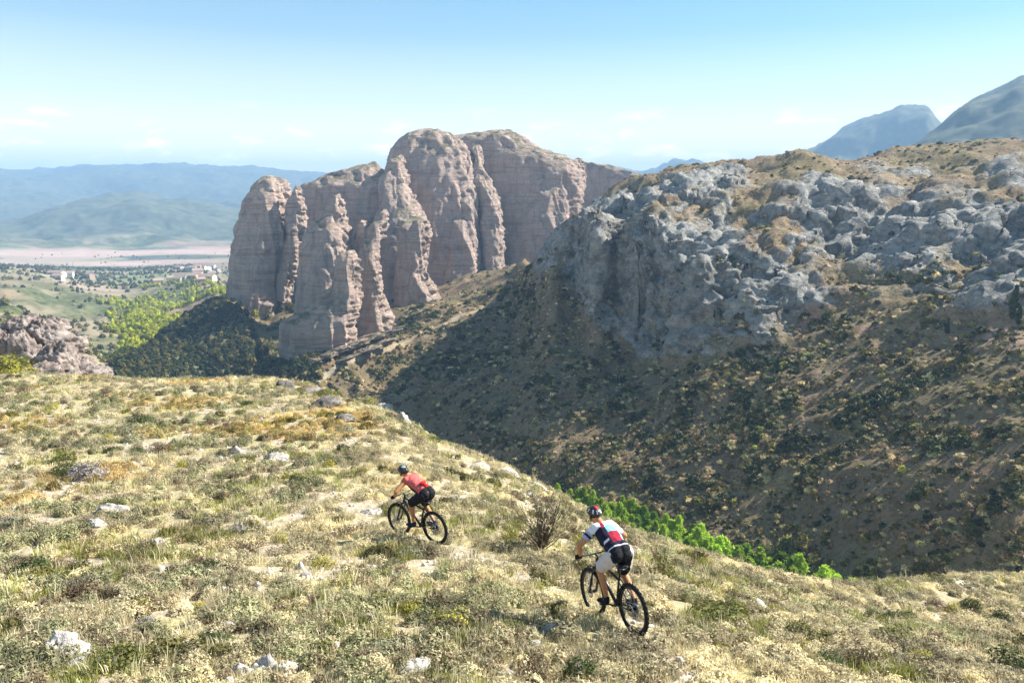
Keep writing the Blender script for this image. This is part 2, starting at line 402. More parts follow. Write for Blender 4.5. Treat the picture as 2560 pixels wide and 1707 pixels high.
def mat_far():
    n = NT('scrub_hillside_and_valley'); p = n.pos()
    z = n.sep(n.attr('zone').outputs['Color'])
    w = n.sep(n.attr('valley').outputs['Color'])
    f1 = n.noise(p, 0.035, 5, 0.6); f2 = n.noise(p, 0.22, 5, 0.65); f3 = n.noise(p, 1.3, 4, 0.7)
    dirt = n.ramp(f2, [(0.3, (0.13, 0.085, 0.052)), (0.5, (0.26, 0.18, 0.11)), (0.7, (0.40, 0.30, 0.20))])
    grass = n.ramp(f2, [(0.3, (0.14, 0.105, 0.045)), (0.7, (0.35, 0.275, 0.15))])
    c = n.mix(n.ramp(f1, [(0.4, 0.0), (0.62, 1.0)]), dirt, grass)
    c = n.mix(n.ramp(f3, [(0.34, 0.7), (0.5, 0.0)]), c, (0.045, 0.045, 0.022))
    litter_shade = n.ramp(n.math('MULTIPLY', n.math('SUBTRACT', 1.0, z[0]), n.noise(p, 0.11, 5, 0.65)), [(0.42, 0.0), (0.62, 0.5)])
    c = n.mix(litter_shade, c, (0.075, 0.056, 0.036))  # shade and litter between the bushes painted into the ground colour as dark patches
    # limestone shoulders: layered and blotched
    rk = n.noise(n.vscale(p, (1, 1, 1.6)), 0.30, 7, 0.68)
    crack = n.voro(n.vscale(p, (1, 1, 1.3)), 0.30, 'DISTANCE_TO_EDGE')
    rock = n.ramp(rk, [(0.28, (0.15, 0.146, 0.135)), (0.48, (0.34, 0.33, 0.305)), (0.7, (0.55, 0.53, 0.49))])
    rock = n.mix(n.ramp(n.noise(n.vscale(p, (1, 1, 1.4)), 0.12, 6, 0.7, 0.6), [(0.38, 0.75), (0.5, 0.0)]), rock, (0.085, 0.085, 0.075))
    rock = n.mix(n.ramp(crack, [(0.0, 0.25), (0.08, 0.0)]), rock, (0.10, 0.09, 0.075))
    rmask = n.ramp(n.math('ADD', z[0], n.math('MULTIPLY', n.math('SUBTRACT', f3, 0.5), 0.7)), [(0.34, 0.0), (0.58, 1.0)])
    c = n.mix(rmask, c, rock)
    c = n.mix(z[2], c, n.ramp(f2, [(0.3, (0.40, 0.33, 0.22)), (0.7, (0.55, 0.48, 0.36))]))
    c = n.mix(z[1], c, n.ramp(f2, [(0.3, (0.34, 0.20, 0.14)), (0.7, (0.48, 0.32, 0.24))]))
    # the valley: fields, woods, reddish soil
    g1 = n.noise(p, 0.006, 5, 0.6); g2 = n.noise(p, 0.03, 6, 0.65)
    cell = n.n('ShaderNodeTexVoronoi'); n.put(cell.inputs['Vector'], n.vscale(p, (0.0042, 0.0062, 0))); cell.inputs['Scale'].default_value = 1.0
    cc = n.sep(cell.outputs['Color'])
    field = n.ramp(cc[0], [(0.0, (0.40, 0.25, 0.18)), (0.3, (0.44, 0.32, 0.24)), (0.5, (0.30, 0.27, 0.15)), (0.72, (0.50, 0.36, 0.29)), (0.9, (0.20, 0.23, 0.10))])
    field.node.color_ramp.interpolation = 'CONSTANT'
    field = n.mix(n.math('MULTIPLY', g2, 0.5), field, (0.34, 0.30, 0.19))
    scrub = n.ramp(g2, [(0.35, (0.07, 0.085, 0.035)), (0.52, (0.15, 0.16, 0.07)), (0.68, (0.30, 0.26, 0.16))])
    scrub = n.mix(n.ramp(f2, [(0.36, 0.75), (0.55, 0.0)]), scrub, (0.055, 0.06, 0.028))
    scrub = n.mix(n.ramp(n.noise(p, 0.011, 4), [(0.5, 0.0), (0.62, 0.7)]), scrub, (0.36, 0.29, 0.20))
    v = n.mix(w[1], scrub, field)
    wood = n.ramp(g2, [(0.3, (0.05, 0.065, 0.035)), (0.7, (0.17, 0.17, 0.10))])
    v = n.mix(n.ramp(n.math('ADD', w[0], n.math('SUBTRACT', g1, 0.5)), [(0.35, 0.0), (0.65, 1.0)]), v, wood)
    v = n.mix(w[2], v, n.ramp(g2, [(0.4, (0.52, 0.34, 0.28)), (0.6, (0.60, 0.44, 0.36))]))
    c = n.mix(n.attr('valley').outputs['Alpha'], c, v)
    h = n.math('ADD', n.math('MULTIPLY', f3, 0.5), n.math('MULTIPLY', rk, n.math('MULTIPLY', z[0], 4.0)))
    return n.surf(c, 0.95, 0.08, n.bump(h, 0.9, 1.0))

def mat_mesa():
    n = NT('reddish_conglomerate_rock'); p = n.pos()
    lay = n.noise(n.vscale(p, (0.02, 0.02, 0.42)), 1.0, 5, 0.6, 0.3)
    streak = n.noise(n.vscale(p, (0.22, 0.22, 0.012)), 1.0, 4, 0.6)
    blot = n.noise(p, 0.09, 6, 0.65)
    fine = n.noise(n.vscale(p, (1, 1, 1.8)), 0.55, 6, 0.7)
    c = n.ramp(lay, [(0.3, (0.37, 0.25, 0.20)), (0.47, (0.55, 0.41, 0.34)), (0.6, (0.47, 0.35, 0.295)), (0.74, (0.68, 0.55, 0.47))])
    c = n.mix(n.ramp(blot, [(0.4, 0.0), (0.65, 0.6)]), c, (0.36, 0.30, 0.25))
    c = n.mix(n.ramp(streak, [(0.50, 0.0), (0.68, 0.5)]), c, (0.20, 0.15, 0.125))
    c = n.mix(n.ramp(fine, [(0.25, 0.6), (0.42, 0.0)]), c, (0.15, 0.11, 0.085))
    bed = n.noise(n.vscale(p, (0.012, 0.012, 0.9)), 1.0, 3, 0.5, 0.4)
    bedl = n.ramp(n.math('ABSOLUTE', n.math('SUBTRACT', bed, 0.5)), [(0.0, 1.0), (0.022, 0.0)])
    crk = n.voro(n.vscale(p, (0.16, 0.16, 0.035)), 1.0, 'DISTANCE_TO_EDGE')
    crkl = n.ramp(n.math('ADD', crk, n.math('MULTIPLY', n.math('SUBTRACT', fine, 0.5), 0.12)), [(0.0, 1.0), (0.045, 0.0)])
    c = n.mix(n.math('MULTIPLY', bedl, 0.28), c, (0.13, 0.095, 0.08))
    c = n.mix(n.math('MULTIPLY', crkl, 0.22), c, (0.09, 0.07, 0.06))
    # scrub on the ledges and the flat top
    nz = n.n('ShaderNodeSeparateXYZ'); n.put(nz.inputs[0], n.n('ShaderNodeNewGeometry').outputs['Normal'])
    veg = n.math('MULTIPLY', n.ramp(nz.outputs[2], [(0.55, 0.0), (0.8, 1.0)]), n.ramp(n.noise(p, 0.14, 5, 0.7), [(0.42, 0.0), (0.56, 1.0)]))
    c = n.mix(veg, c, n.ramp(fine, [(0.35, (0.07, 0.075, 0.03)), (0.65, (0.24, 0.21, 0.12))]))
    h = n.math('ADD', n.math('MULTIPLY', lay, 1.2), n.math('MULTIPLY', fine, 1.4))
    h = n.math('SUBTRACT', h, n.math('MULTIPLY', n.math('ADD', bedl, n.math('MULTIPLY', crkl, 0.5)), 0.3))
    return n.surf(c, 0.92, 0.1, n.bump(h, 0.9, 1.1))

def mat_rock(name, lo, mid, hi, scale=2.2):
    n = NT(name); p = n.obj()
    a = n.noise(p, scale, 7, 0.65); b = n.noise(p, scale * 6, 4, 0.6)
    c = n.ramp(a, [(0.3, lo), (0.5, mid), (0.7, hi)])
    c = n.mix(n.ramp(b, [(0.3, 0.55), (0.42, 0.0)]), c, tuple(x * 0.45 for x in lo))
    return n.surf(c, 0.92, 0.15, n.bump(n.math('ADD', a, n.math('MULTIPLY', b, 0.4)), 0.8, 0.25 / scale))

def mat_leaf(name, lo, hi, transl=0.25, tint=False, var=0.5):
    n = NT(name)
    f = n.noise(n.obj(), 5.0, 2)
    r = n.rand()
    c = n.mix(n.ramp(f, [(0.3, 0.0), (0.7, 1.0)]), lo, hi)
    b = n.math('ADD', n.math('MULTIPLY', r, var), 1 - var / 2)
    g = n.n('ShaderNodeCombineColor'); [n.put(g.inputs[i], b) for i in range(3)]
    c = n.mix(1.0, c, g.outputs[0], 'MULTIPLY')
    if tint:
        t = n.attr('tint', 'INSTANCER').outputs['Color']
        c = n.mix(1.0, c, t, 'MULTIPLY')
    return n.surf(c, 0.75, 0.15, None, 0, transl)

# ------------------------------------------------------------------ mesh helpers
def mesh_np(name, verts, quads=None, tris=None, smooth=True):
    me = bpy.data.meshes.new(name)
    verts = np.asarray(verts, np.float32)
    nq = 0 if quads is None else len(quads); nt = 0 if tris is None else len(tris)
    me.vertices.add(len(verts)); me.vertices.foreach_set('co', verts.ravel())
    me.loops.add(nq * 4 + nt * 3); me.polygons.add(nq + nt)
    idx = []; st = []
    if nq: idx.append(np.asarray(quads, np.int32).ravel()); st.append(np.arange(nq) * 4)
    if nt: idx.append(np.asarray(tris, np.int32).ravel()); st.append(nq * 4 + np.arange(nt) * 3)
    me.loops.foreach_set('vertex_index', np.concatenate(idx))
    me.polygons.foreach_set('loop_start', np.concatenate(st).astype(np.int32))
    if smooth: me.polygons.foreach_set('use_smooth', np.ones(nq + nt, bool))
    me.update(calc_edges=True); me.validate()
    return me

def link(name, me, mat=None, parent=None):
    o = bpy.data.objects.new(name, me)
    COL.objects.link(o)
    if mat is not None:
        if me.materials: me.materials[0] = mat
        else: me.materials.append(mat)
    if parent is not None: o.parent = parent
    return o

def empty(name, loc=(0, 0, 0), rot=(0, 0, 0)):
    o = bpy.data.objects.new(name, None)
    COL.objects.link(o); o.location = loc; o.rotation_euler = rot; o.empty_display_size = 0.2
    return o

def tag(o, label=None, cat=None, group=None, kind=None):
    if label: o['label'] = label
    if cat: o['category'] = cat
    if group: o['group'] = group
    if kind: o['kind'] = kind
    return o

def copy_tree(o, parent=None):
    c = o.copy(); COL.objects.link(c); c.parent = parent
    for ch in list(o.children):
        copy_tree(ch, c)
    return c

def grid_quads(na, nr):
    i = np.arange((na - 1) * (nr - 1)); a = i // (nr - 1); b = i % (nr - 1)
    v = a * nr + b
    return np.stack([v, v + nr, v + nr + 1, v + 1], 1)

def set_zone(me, z, name='zone'):
    at_ = me.attributes.new(name, 'FLOAT_COLOR', 'POINT')
    c = np.ones((len(z), 4), np.float32); c[:, :z.shape[1]] = z
    at_.data.foreach_set('color', c.ravel())

# ------------------------------------------------------------------ terrain sheets
MAT_NEAR, MAT_FAR, MAT_MESA = mat_near(), mat_far(), mat_mesa()
track_near = [ray_land(*p) for p in ((1700, 1670), (1590, 1588), (1472, 1529), (1330, 1440), (1180, 1392), (1091, 1360), (1007, 1337), (930, 1285), (860, 1240))]
track_far = [ray_land(*p) for p in ((780, 960), (870, 905), (980, 868), (1080, 822), (1180, 780), (1250, 742))]

def line_mask(x, y, pts, w):
    m = np.full(x.shape, 1e9)
    for a, b in zip(pts[:-1], pts[1:]):
        dx, dy = b.x - a.x, b.y - a.y
        t = np.clip(((x - a.x) * dx + (y - a.y) * dy) / (dx * dx + dy * dy), 0, 1)
        m = np.minimum(m, np.hypot(x - a.x - t * dx, y - a.y - t * dy))
    return 1 - sstep(w * 0.5, w, m)

def polar_sheet(az, k0, k1, nr, power=1.0):
    """Vertices spread along each sight column by seen arc length between knot lines k0 and k1."""
    f = np.clip((az - AZ0) / (AZ1 - AZ0) * (NAZ - 1), 0, NAZ - 1.001); i = f.astype(int); w = f - i
    r0 = T_R[i, k0] * (1 - w) + T_R[i+1, k0] * w; r1 = T_R[i, k1] * (1 - w) + T_R[i+1, k1] * w
    ns = 500
    t = np.linspace(0, 1, ns)
    rs = r0[:, None] * (r1 / r0)[:, None] ** t[None]
    zb = base_height(np.repeat(az, ns), rs.ravel())[0].reshape(rs.shape)
    dr, dz = np.diff(rs, axis=1), np.diff(zb, axis=1)
    rm = 0.5 * (rs[:, 1:] + rs[:, :-1])
    seen = np.abs(zb[:, 1:] * rs[:, :-1] - zb[:, :-1] * rs[:, 1:]) / rm        # across the line of sight
    ds = (seen + 0.16 * np.hypot(dr, dz)) / rm
    cum = np.concatenate([np.zeros((len(az), 1)), np.cumsum(ds, 1)], 1)
    ker = np.ones(9) / 9                                                       # keep neighbours alike
    tot = cum / cum[:, -1:]
    pad = np.pad(tot, ((4, 4), (0, 0)), 'edge')
    tot = sum(pad[j:j+len(az)] for j in range(9)) / 9
    out = np.empty((len(az), nr)); q = np.linspace(0, 1, nr)
    for a in range(len(az)):
        out[a] = np.interp(q, tot[a], rs[a])
    out[:, 0], out[:, -1] = r0, r1
    A = np.repeat(az, nr); r = out.ravel()
    return r * np.sin(A), r * np.cos(A)

# the near hillside
az = np.linspace(R(-50), R(50), 560); nr = 520
x, y = polar_sheet(az, 0, 5, nr)
z, rk, ks = land(x, y)
me = mesh_np('hillside', np.stack([x, y, z], 1), grid_quads(len(az), nr))
tm = line_mask(x, y, track_near, 0.6)
bare = np.clip(tm * 0.18 + 0.45 * sstep(0.2, 0.5, perlin2(x / 2.3, y / 2.3, 71)) , 0, 1)
set_zone(me, np.stack([rk, rk * 0, bare], 1))
tag(link('hillside', me, MAT_NEAR), kind='structure')

# everything beyond the ravine
az = np.linspace(R(-50), R(50), 900); nr = 620
x, y = polar_sheet(az, 5, KN - 1, nr)
z, rk, ks = land(x, y)
P = np.stack([x, y, z], 1)
Q = grid_quads(len(az), nr)
r = np.hypot(x, y); A = np.arctan2(x, y)
# craggy relief on the rock shoulders, pushed along the surface normal
g = P.reshape(len(az), nr, 3)
nrm = np.cross(np.gradient(g, axis=0), np.gradient(g, axis=1)).reshape(-1, 3)
nrm /= np.linalg.norm(nrm, axis=1)[:, None] + 1e-9
nrm *= np.sign(nrm[:, 2:3] + 1e-9)
steep = 1 - nrm[:, 2]
hm = hill_mask(A, r)
rock = np.clip(rk * 0.95 + sstep(0.27, 0.48, steep) * hm * sstep(6.7, 7.0, ks), 0, 1)
m = rock > 0.05
q = P[m]
dsp = np.zeros(m.sum())
for lam, amp in ((12, 3.2), (5.5, 1.7), (2.6, 0.8)):
    nn = perlin3(q[:, 0] / lam, q[:, 1] / lam, q[:, 2] / (lam * 0.75), int(lam * 10))
    dsp += amp * (0.6 - np.abs(nn) * 2.2)
P[m] += nrm[m] * (dsp * rock[m])[:, None]
zone = np.zeros((len(P), 3)); zone[:, 0] = rock
trk = line_mask(x, y, track_far, 1.5) * 0.55
zone[:, 2] = trk
for su, sv, sr in ((2035, 805, 5), (2545, 830, 9), (2180, 815, 4), (1960, 900, 4)):
    c_ = ray_land(su, sv)
    zone[:, 1] = np.maximum(zone[:, 1], (1 - sstep(0.5, 1.0, np.hypot((x - c_.x) / sr, (y - c_.y) / sr) + 0.5 * perlin2(x / 3, y / 3, 95))) * 0.8)
# valley zones: R woods, G fields, B bare reddish soil
u_px = x / np.maximum(y, 1)
vz = np.zeros((len(P), 4))
vz[:, 3] = 1 - sstep(R(-26), R(-19), A + 0.04 * perlin2(x / 60, y / 60, 91)) * (1 - sstep(10.6, 11.6, ks))
floor_ = sstep(8.9, 9.6, ks) * (1 - sstep(11.9, 12.1, ks))
vz[:, 1] = np.clip(floor_ + 0.8 * sstep(7.4, 8, ks) * sstep(0.1, 0.3, perlin2(x / 120, y / 90, 81)) * (1 - floor_), 0, 1)
vz[:, 0] = np.clip(sstep(11.9, 12.4, ks) * 0.85 + 0.75 * floor_ * sstep(0.02, 0.2, perlin2(x / 330, y / 120, 82)), 0, 1)
vz[:, 2] = sstep(10.6, 11.0, ks) * (1 - sstep(11.8, 12.0, ks)) * sstep(-0.15, 0.1, perlin2(x / 500, y / 160, 83)) * 0.85
fc = (ks[Q[:, 0]] + ks[Q[:, 2]]) / 2; fa = (A[Q[:, 0]] + A[Q[:, 2]]) / 2
hill_f = (fa > R(-17)) & (fc < 11.0)
far_f = (fc > 12.0)
def sub_sheet(name, sel):
    qs = Q[sel]; used = np.unique(qs); mp = np.full(len(P), -1); mp[used] = np.arange(len(used))
    me = mesh_np(name, P[used], mp[qs]); set_zone(me, zone[used]); set_zone(me, vz[used], 'valley')
    return tag(link(name, me, MAT_FAR), kind='structure')
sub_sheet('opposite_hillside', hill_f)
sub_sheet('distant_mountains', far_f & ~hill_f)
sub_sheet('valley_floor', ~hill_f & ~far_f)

# ------------------------------------------------------------------ the great rock
def z3(px, py):
    return 500 + px / 2.352, 300 + py / 2.352

massif = empty('rock_massif', ray_land(900, 850))
tag(massif, 'towering reddish rock massif with vertical pillars rising beyond the ravine', 'rock formation')

def buttress(rows, r0, depth, seed, crag=1.0, na=150, nv=130, flute=1.0, lean=0.0, turn=12):
    rows = np.array(rows, float)
    L, Rr, Z = [], [], []
    azc = None
    RW = []
    for py, xl, xr in rows:
        ul, v = z3(xl, py); ur, _ = z3(xr, py)
        up = 1 - (py - rows[0, 0]) / (rows[-1, 0] - rows[0, 0])
        rw = r0 + lean * up ** 1.3; RW.append(rw)
        a, b = at(ul, v, rw), at(ur, v, rw)
        L.append(math.atan2(a.x, a.y)); Rr.append(math.atan2(b.x, b.y)); Z.append(0.5 * (a.z + b.z))
    L, Rr, Z, RW = np.array(L), np.array(Rr), np.array(Z), np.array(RW)
    ac = 0.5 * (L[len(L)//2:].mean() + Rr[len(L)//2:].mean())
    lat_l, lat_r = np.tan(L - ac) * RW, np.tan(Rr - ac) * RW
    t = np.linspace(0, 1, nv)
    zz = Z[0] + (Z[-1] - Z[0]) * t ** 1.15
    o = np.argsort(Z)
    ll = np.interp(zz, Z[o], lat_l[o]); lr = np.interp(zz, Z[o], lat_r[o])
    back = np.interp(zz, Z[o], RW[o]) - r0
    ker = np.ones(5) / 5
    ll = np.convolve(np.pad(ll, 2, 'edge'), ker, 'valid'); lr = np.convolve(np.pad(lr, 2, 'edge'), ker, 'valid')
    c, hw = 0.5 * (ll + lr), 0.5 * (lr - ll)
    wmax = hw.max()
    hd = depth * (0.35 * wmax + 0.65 * hw)
    cap = np.sqrt(np.clip(1 - (1 - np.clip((zz[0] - zz) / (0.16 * wmax + 1), 0, 1)) ** 2, 0.0004, 1))
    th = np.linspace(0, 2 * math.pi, na, endpoint=False)
    ct, st = np.cos(th), np.sin(th)
    e = 2 / 2.7
    sx, sy = np.sign(ct) * np.abs(ct) ** e, np.sign(st) * np.abs(st) ** e
    cr, sr = math.cos(R(turn)), math.sin(R(turn))
    lx, ly = hw[:, None] * sx[None], hd[:, None] * sy[None]
    qx, qy = lx * cr + ly * sr, -lx * sr + ly * cr
    qx *= (hw / np.abs(qx).max(1))[:, None]
    X = c[:, None] + cap[:, None] * qx
    Y = back[:, None] + cap[:, None] * qy
    sx, sy = sx * cr + sy * sr, -sx * sr + sy * cr
    ZZ = np.repeat(zz[:, None], na, 1)
    # to the world: lateral to the right of the sight line, depth along it
    wx = X * math.cos(ac) + (r0 + Y) * math.sin(ac)
    wy = -X * math.sin(ac) + (r0 + Y) * math.cos(ac)
    nx = (sx * math.cos(ac) + sy * math.sin(ac)); ny = (-sx * math.sin(ac) + sy * math.cos(ac))
    nl = np.hypot(nx, ny); nx, ny = (nx / nl)[None] + 0 * wx, (ny / nl)[None] + 0 * wx
    f = np.ravel; s = seed * 31.7
    px, py, pz = f(wx), f(wy), f(ZZ)
    d = np.zeros(len(px))
    ang = perlin3(px / 11 + s, py / 11, pz / 90, 1)
    d += flute * (2.6 * (0.35 - np.abs(ang) * 2.0) + 1.0 * (0.3 - np.abs(perlin3(px / 4.5 + s, py / 4.5, pz / 60, 2)) * 2))
    lay = perlin3(px / 60 + s, py / 60, pz / 3.4, 3) + 0.6 * perlin3(px / 40, py / 40 + s, pz / 1.5, 4)
    sunny = np.clip(f(nx) * 0.9 + f(ny) * 0.3, 0, 1)
    rug = crag * (0.34 + 0.5 * sunny)
    d += rug * 1.1 * np.clip(lay, -0.5, 0.5)
    for lam, amp in ((16, 2.0), (7, 1.5), (3.2, 0.9), (1.6, 0.4)):
        d += rug * amp * (0.3 - np.abs(perlin3(px / lam + s, py / lam, pz / (lam * 0.8), int(lam * 7) + 5)) * 1.8)
    # the sunward sides are the weathered ones: deep horizontal ledges there
    d += crag * sunny * 1.9 * (0.25 - np.abs(perlin3(px / 7 + s, py / 7, pz / 2.6, 9)) * 2.2)
    d *= np.repeat(np.clip(cap * 1.1, 0.15, 1)[:, None], na, 1).ravel()
    dz = crag * 1.2 * perlin3(px / 6 + s, py / 6, pz / 6, 10) * np.repeat((1 - t)[:, None] ** 3, na, 1).ravel() * 2
    V = np.stack([px + f(nx) * d, py + f(ny) * d, pz + dz], 1)
    k = np.arange((nv - 1) * na); a = k // na; b = k % na; b2 = (b + 1) % na
    quads = np.stack([a * na + b, (a + 1) * na + b, (a + 1) * na + b2, a * na + b2], 1)
    top = V[:na].mean(0)[None]
    V = np.concatenate([V, top]); n0 = len(V) - 1
    tris = np.stack([np.arange(na), (np.arange(na) + 1) % na, np.full(na, n0)], 1)
    me = mesh_np('buttress', V - np.array(massif.location), quads, tris)
    return link('buttress', me, MAT_MESA, massif)

B_ = [
 ([(332,380,480),(345,345,512),(380,318,530),(470,258,560),(560,230,575),(640,205,585),(760,182,575),(850,165,560),(950,150,545),(1050,135,550),(1180,120,555),(1300,105,560)], 450, 1.2, 1, 1.0, 10),
 ([(395,545,585),(430,530,602),(520,500,622),(640,490,645),(700,480,615),(830,460,592),(940,440,560),(1060,430,540)], 436, 1.0, 2, 1.3, 5),
 ([(250,980,1060),(300,810,1100),(345,690,1130),(390,575,1150),(500,580,1170),(620,580,1180),(800,560,1190),(900,550,1190),(1170,545,1190),(1320,545,1190)], 478, 0.5, 3, 0.8, 25),
 ([(440,790,832),(470,770,850),(560,710,862),(620,645,880),(680,610,890),(800,582,900),(900,560,900),(1170,545,900),(1340,540,900)], 398, 1.05, 4, 1.0, 14),
 ([(50,1330,1400),(58,1270,1432),(90,1200,1500),(140,1150,1560),(200,1112,1600),(300,1085,1620),(500,1060,1640),(1100,1050,1660)], 500, 0.8, 5, 1.0, 40),
 ([(60,1740,1880),(68,1580,1900),(92,1490,1925),(110,1450,1935),(170,1440,2000),(195,1440,2090),(235,1440,2195),(300,1450,2255),(400,1450,2262),(560,1450,2240),(720,1450,2220),(1050,1450,2200)], 535, 0.55, 6, 1.0, 30),
 ([(205,1160,1205),(230,1120,1218),(300,1082,1225),(340,1047,1228),(400,1050,1235),(470,1060,1270),(540,1040,1310),(600,1020,1340),(700,990,1345),(900,960,1335),(1280,940,1335)], 440, 0.9, 7, 0.95, 55),
 ([(578,1230,1330),(600,1190,1353),(640,1172,1360),(700,1162,1358),(800,1152,1340),(900,1144,1352),(1000,1138,1393),(1100,1130,1425),(1250,1125,1440),(1420,1120,1450)], 414, 1.0, 8, 1.0, 12),
 ([(525,1060,1110),(560,1035,1130),(610,1000,1110),(640,985,1088),(700,960,1085),(760,940,1062),(850,920,1065),(1000,905,1090),(1150,900,1110),(1250,895,1130),(1380,890,1140)], 384, 0.9, 9, 0.9, 30),
 ([(590,930,995),(640,905,1010),(760,890,1015),(900,880,1010),(1200,870,1010),(1340,870,1010)], 402, 1.0, 10, 1.0, 12),
 ([(764,840,900),(775,826,922),(830,785,932),(900,770,940),(980,756,948),(1040,702,950),(1062,680,950),(1110,612,945),(1180,490,930),(1200,478,925),(1300,468,915),(1400,462,905),(1540,455,900)], 314, 0.62, 11, 0.85, 8),
 ([(753,995,1040),(775,980,1055),(840,955,1062),(900,940,1066),(1000,932,1085),(1100,930,1110),(1220,930,1130),(1290,920,1150),(1420,910,1160)], 326, 0.9, 12, 0.9, 8),
 ([(200,1560,1600),(260,1540,1620),(340,1520,1630),(400,1500,1635),(480,1470,1640),(600,1442,1645),(800,1432,1648),(1000,1430,1655),(1240,1428,1660)], 470, 1.0, 13, 0.7, 55),
 ([(150,1590,1650),(230,1600,1675),(305,1600,1690),(340,1590,1705),(400,1600,1735),(470,1630,1758),(560,1645,1782),(800,1658,1790),(950,1662,1822),(1050,1662,1838),(1220,1662,1850)], 472, 1.0, 14, 0.9, 60),
 ([(150,1850,1930),(200,1840,1990),(265,1835,2050),(290,1830,2085),(350,1822,2150),(450,1812,2186),(560,1802,2190),(700,1797,2198),(800,1797,2200),(1060,1800,2205)], 510, 0.8, 15, 0.9, 45),
 ([(228,2200,2250),(270,2150,2264),(400,2120,2264),(560,2150,2240),(720,2150,2230),(900,2150,2230)], 565, 0.9, 16, 0.9, 10),
 ([(240,2180,2260),(265,2180,2420),(300,2180,2520),(345,2180,2690),(420,2180,2720),(560,2180,2730),(800,2180,2740)], 690, 0.35, 17, 0.8, 10),
]
for rows, r0, dep, sd, cg, ln in B_:
    buttress(rows, r0, dep, sd, cg, lean=ln, turn={1: 30, 2: 26, 4: 20, 7: 24, 8: 22, 9: 24, 11: 28, 12: 24, 13: 16, 14: 18, 15: 18}.get(sd, 12))

# ------------------------------------------------------------------ faceted rocks
def rock_mesh(seed, size, cuts=16, na=26, nv=16, rough=0.06, crag=0.0):
    g = np.random.default_rng(seed)
    th = np.linspace(0, 2 * math.pi, na, endpoint=False); ph = np.linspace(0.0, math.pi, nv)
    D = np.stack([np.outer(np.sin(ph), np.cos(th)), np.outer(np.sin(ph), np.sin(th)), np.repeat(np.cos(ph)[:, None], na, 1)], 2).reshape(-1, 3)
    nrm = g.normal(size=(cuts, 3)); nrm /= np.linalg.norm(nrm, axis=1)[:, None]
    dd = g.uniform(0.62, 1.0, cuts)
    dots = D @ nrm.T
    rad = np.where(dots > 0.05, dd / np.maximum(dots, 0.05), 9).min(1)
    rad = np.minimum(rad, 1.25)
    n = perlin3(D[:, 0] * 2.2 + seed, D[:, 1] * 2.2, D[:, 2] * 2.2, 3) + 0.5 * perlin3(D[:, 0] * 5 + seed, D[:, 1] * 5, D[:, 2] * 5, 4)
    if crag:
        for lam_, am_ in ((3.0, 0.5), (6.5, 0.28), (13.0, 0.14)):
            n = n + crag * am_ * (0.25 - 1.6 * np.abs(perlin3(D[:, 0] * lam_ + seed * 3.1, D[:, 1] * lam_, D[:, 2] * lam_ * 1.5, 6))) / rough
    V = D * (rad * (1 + rough * 3 * n))[:, None] * np.array(size)[None] * 0.5
    k = np.arange((nv - 1) * na); a = k // na; b = k % na; b2 = (b + 1) % na
    return mesh_np('rock', V, np.stack([a * na + b, (a + 1) * na + b, (a + 1) * na + b2, a * na + b2], 1), smooth=False)

# ------------------------------------------------------------------ plant meshes
def leaf_quads(centres, normals, size, g, aspect=2.2):
    """Diamond leaves at the given points."""
    n = len(centres)
    t = g.normal(size=(n, 3)); t -= (t * normals).sum(1)[:, None] * normals
    t /= np.linalg.norm(t, axis=1)[:, None] + 1e-9
    b = np.cross(normals, t)
    s = size * g.uniform(0.6, 1.3, n)[:, None]
    V = np.stack([centres - t * s * aspect * 0.5, centres + b * s * 0.5, centres + t * s * aspect * 0.5, centres - b * s * 0.5], 1).reshape(-1, 3)
    return V, np.arange(4 * n).reshape(-1, 4)

def dome_leaves(n, rad, height, leaf, seed, inner=0.55, lumps=6, wob=0.5):
    g = np.random.default_rng(seed)
    d = g.normal(size=(n, 3)); d[:, 2] = np.abs(d[:, 2]) - 0.12; d /= np.linalg.norm(d, axis=1)[:, None]
    L = g.normal(size=(lumps, 3)); L[:, 2] = np.abs(L[:, 2]); L /= np.linalg.norm(L, axis=1)[:, None]
    la = g.uniform(0.6, 1.15, lumps)
    dot = np.clip(d @ L.T, 0, 1) ** 6
    rr = 0.62 + 0.42 * (dot * la).max(1)
    rr *= g.uniform(inner, 1.0, n) ** 0.6
    c = d * rr[:, None] * np.array([rad, rad, height])
    c[:, 2] = np.maximum(c[:, 2], 0.01)
    nr = d + g.normal(size=(n, 3)) * wob; nr /= np.linalg.norm(nr, axis=1)[:, None]
    return leaf_quads(c, nr, leaf, g)

def tuft(nb, h, spread, width, seed, curl=0.5):
    """Grass blades of two bent segments each."""
    g = np.random.default_rng(seed)
    V, Q, T = [], [], []
    for i in range(nb):
        a = g.uniform(0, 6.28); r0 = spread * 0.35 * math.sqrt(g.uniform()); l = h * g.uniform(0.5, 1.15)
        lean = g.uniform(0.1, 0.55) * curl * 2; dx, dy = math.cos(a), math.sin(a); w = width * g.uniform(0.6, 1.2)
        bx, by = r0 * math.cos(a + g.uniform(-1, 1)), r0 * math.sin(a + g.uniform(-1, 1))
        f = g.uniform(0, 6.28); sx, sy = math.cos(f) * w / 2, math.sin(f) * w / 2
        m = (bx + dx * l * lean * 0.35, by + dy * l * lean * 0.35, l * 0.6); t = (bx + dx * l * lean, by + dy * l * lean, l * (1 - 0.25 * lean))
        k = len(V)
        V += [(bx - sx, by - sy, -0.02), (bx + sx, by + sy, -0.02), (m[0] + sx * .8, m[1] + sy * .8, m[2]), (m[0] - sx * .8, m[1] - sy * .8, m[2]), t]
        Q.append((k, k+1, k+2, k+3)); T.append((k+3, k+2, k+4))
    return np.array(V), np.array(Q), np.array(T)

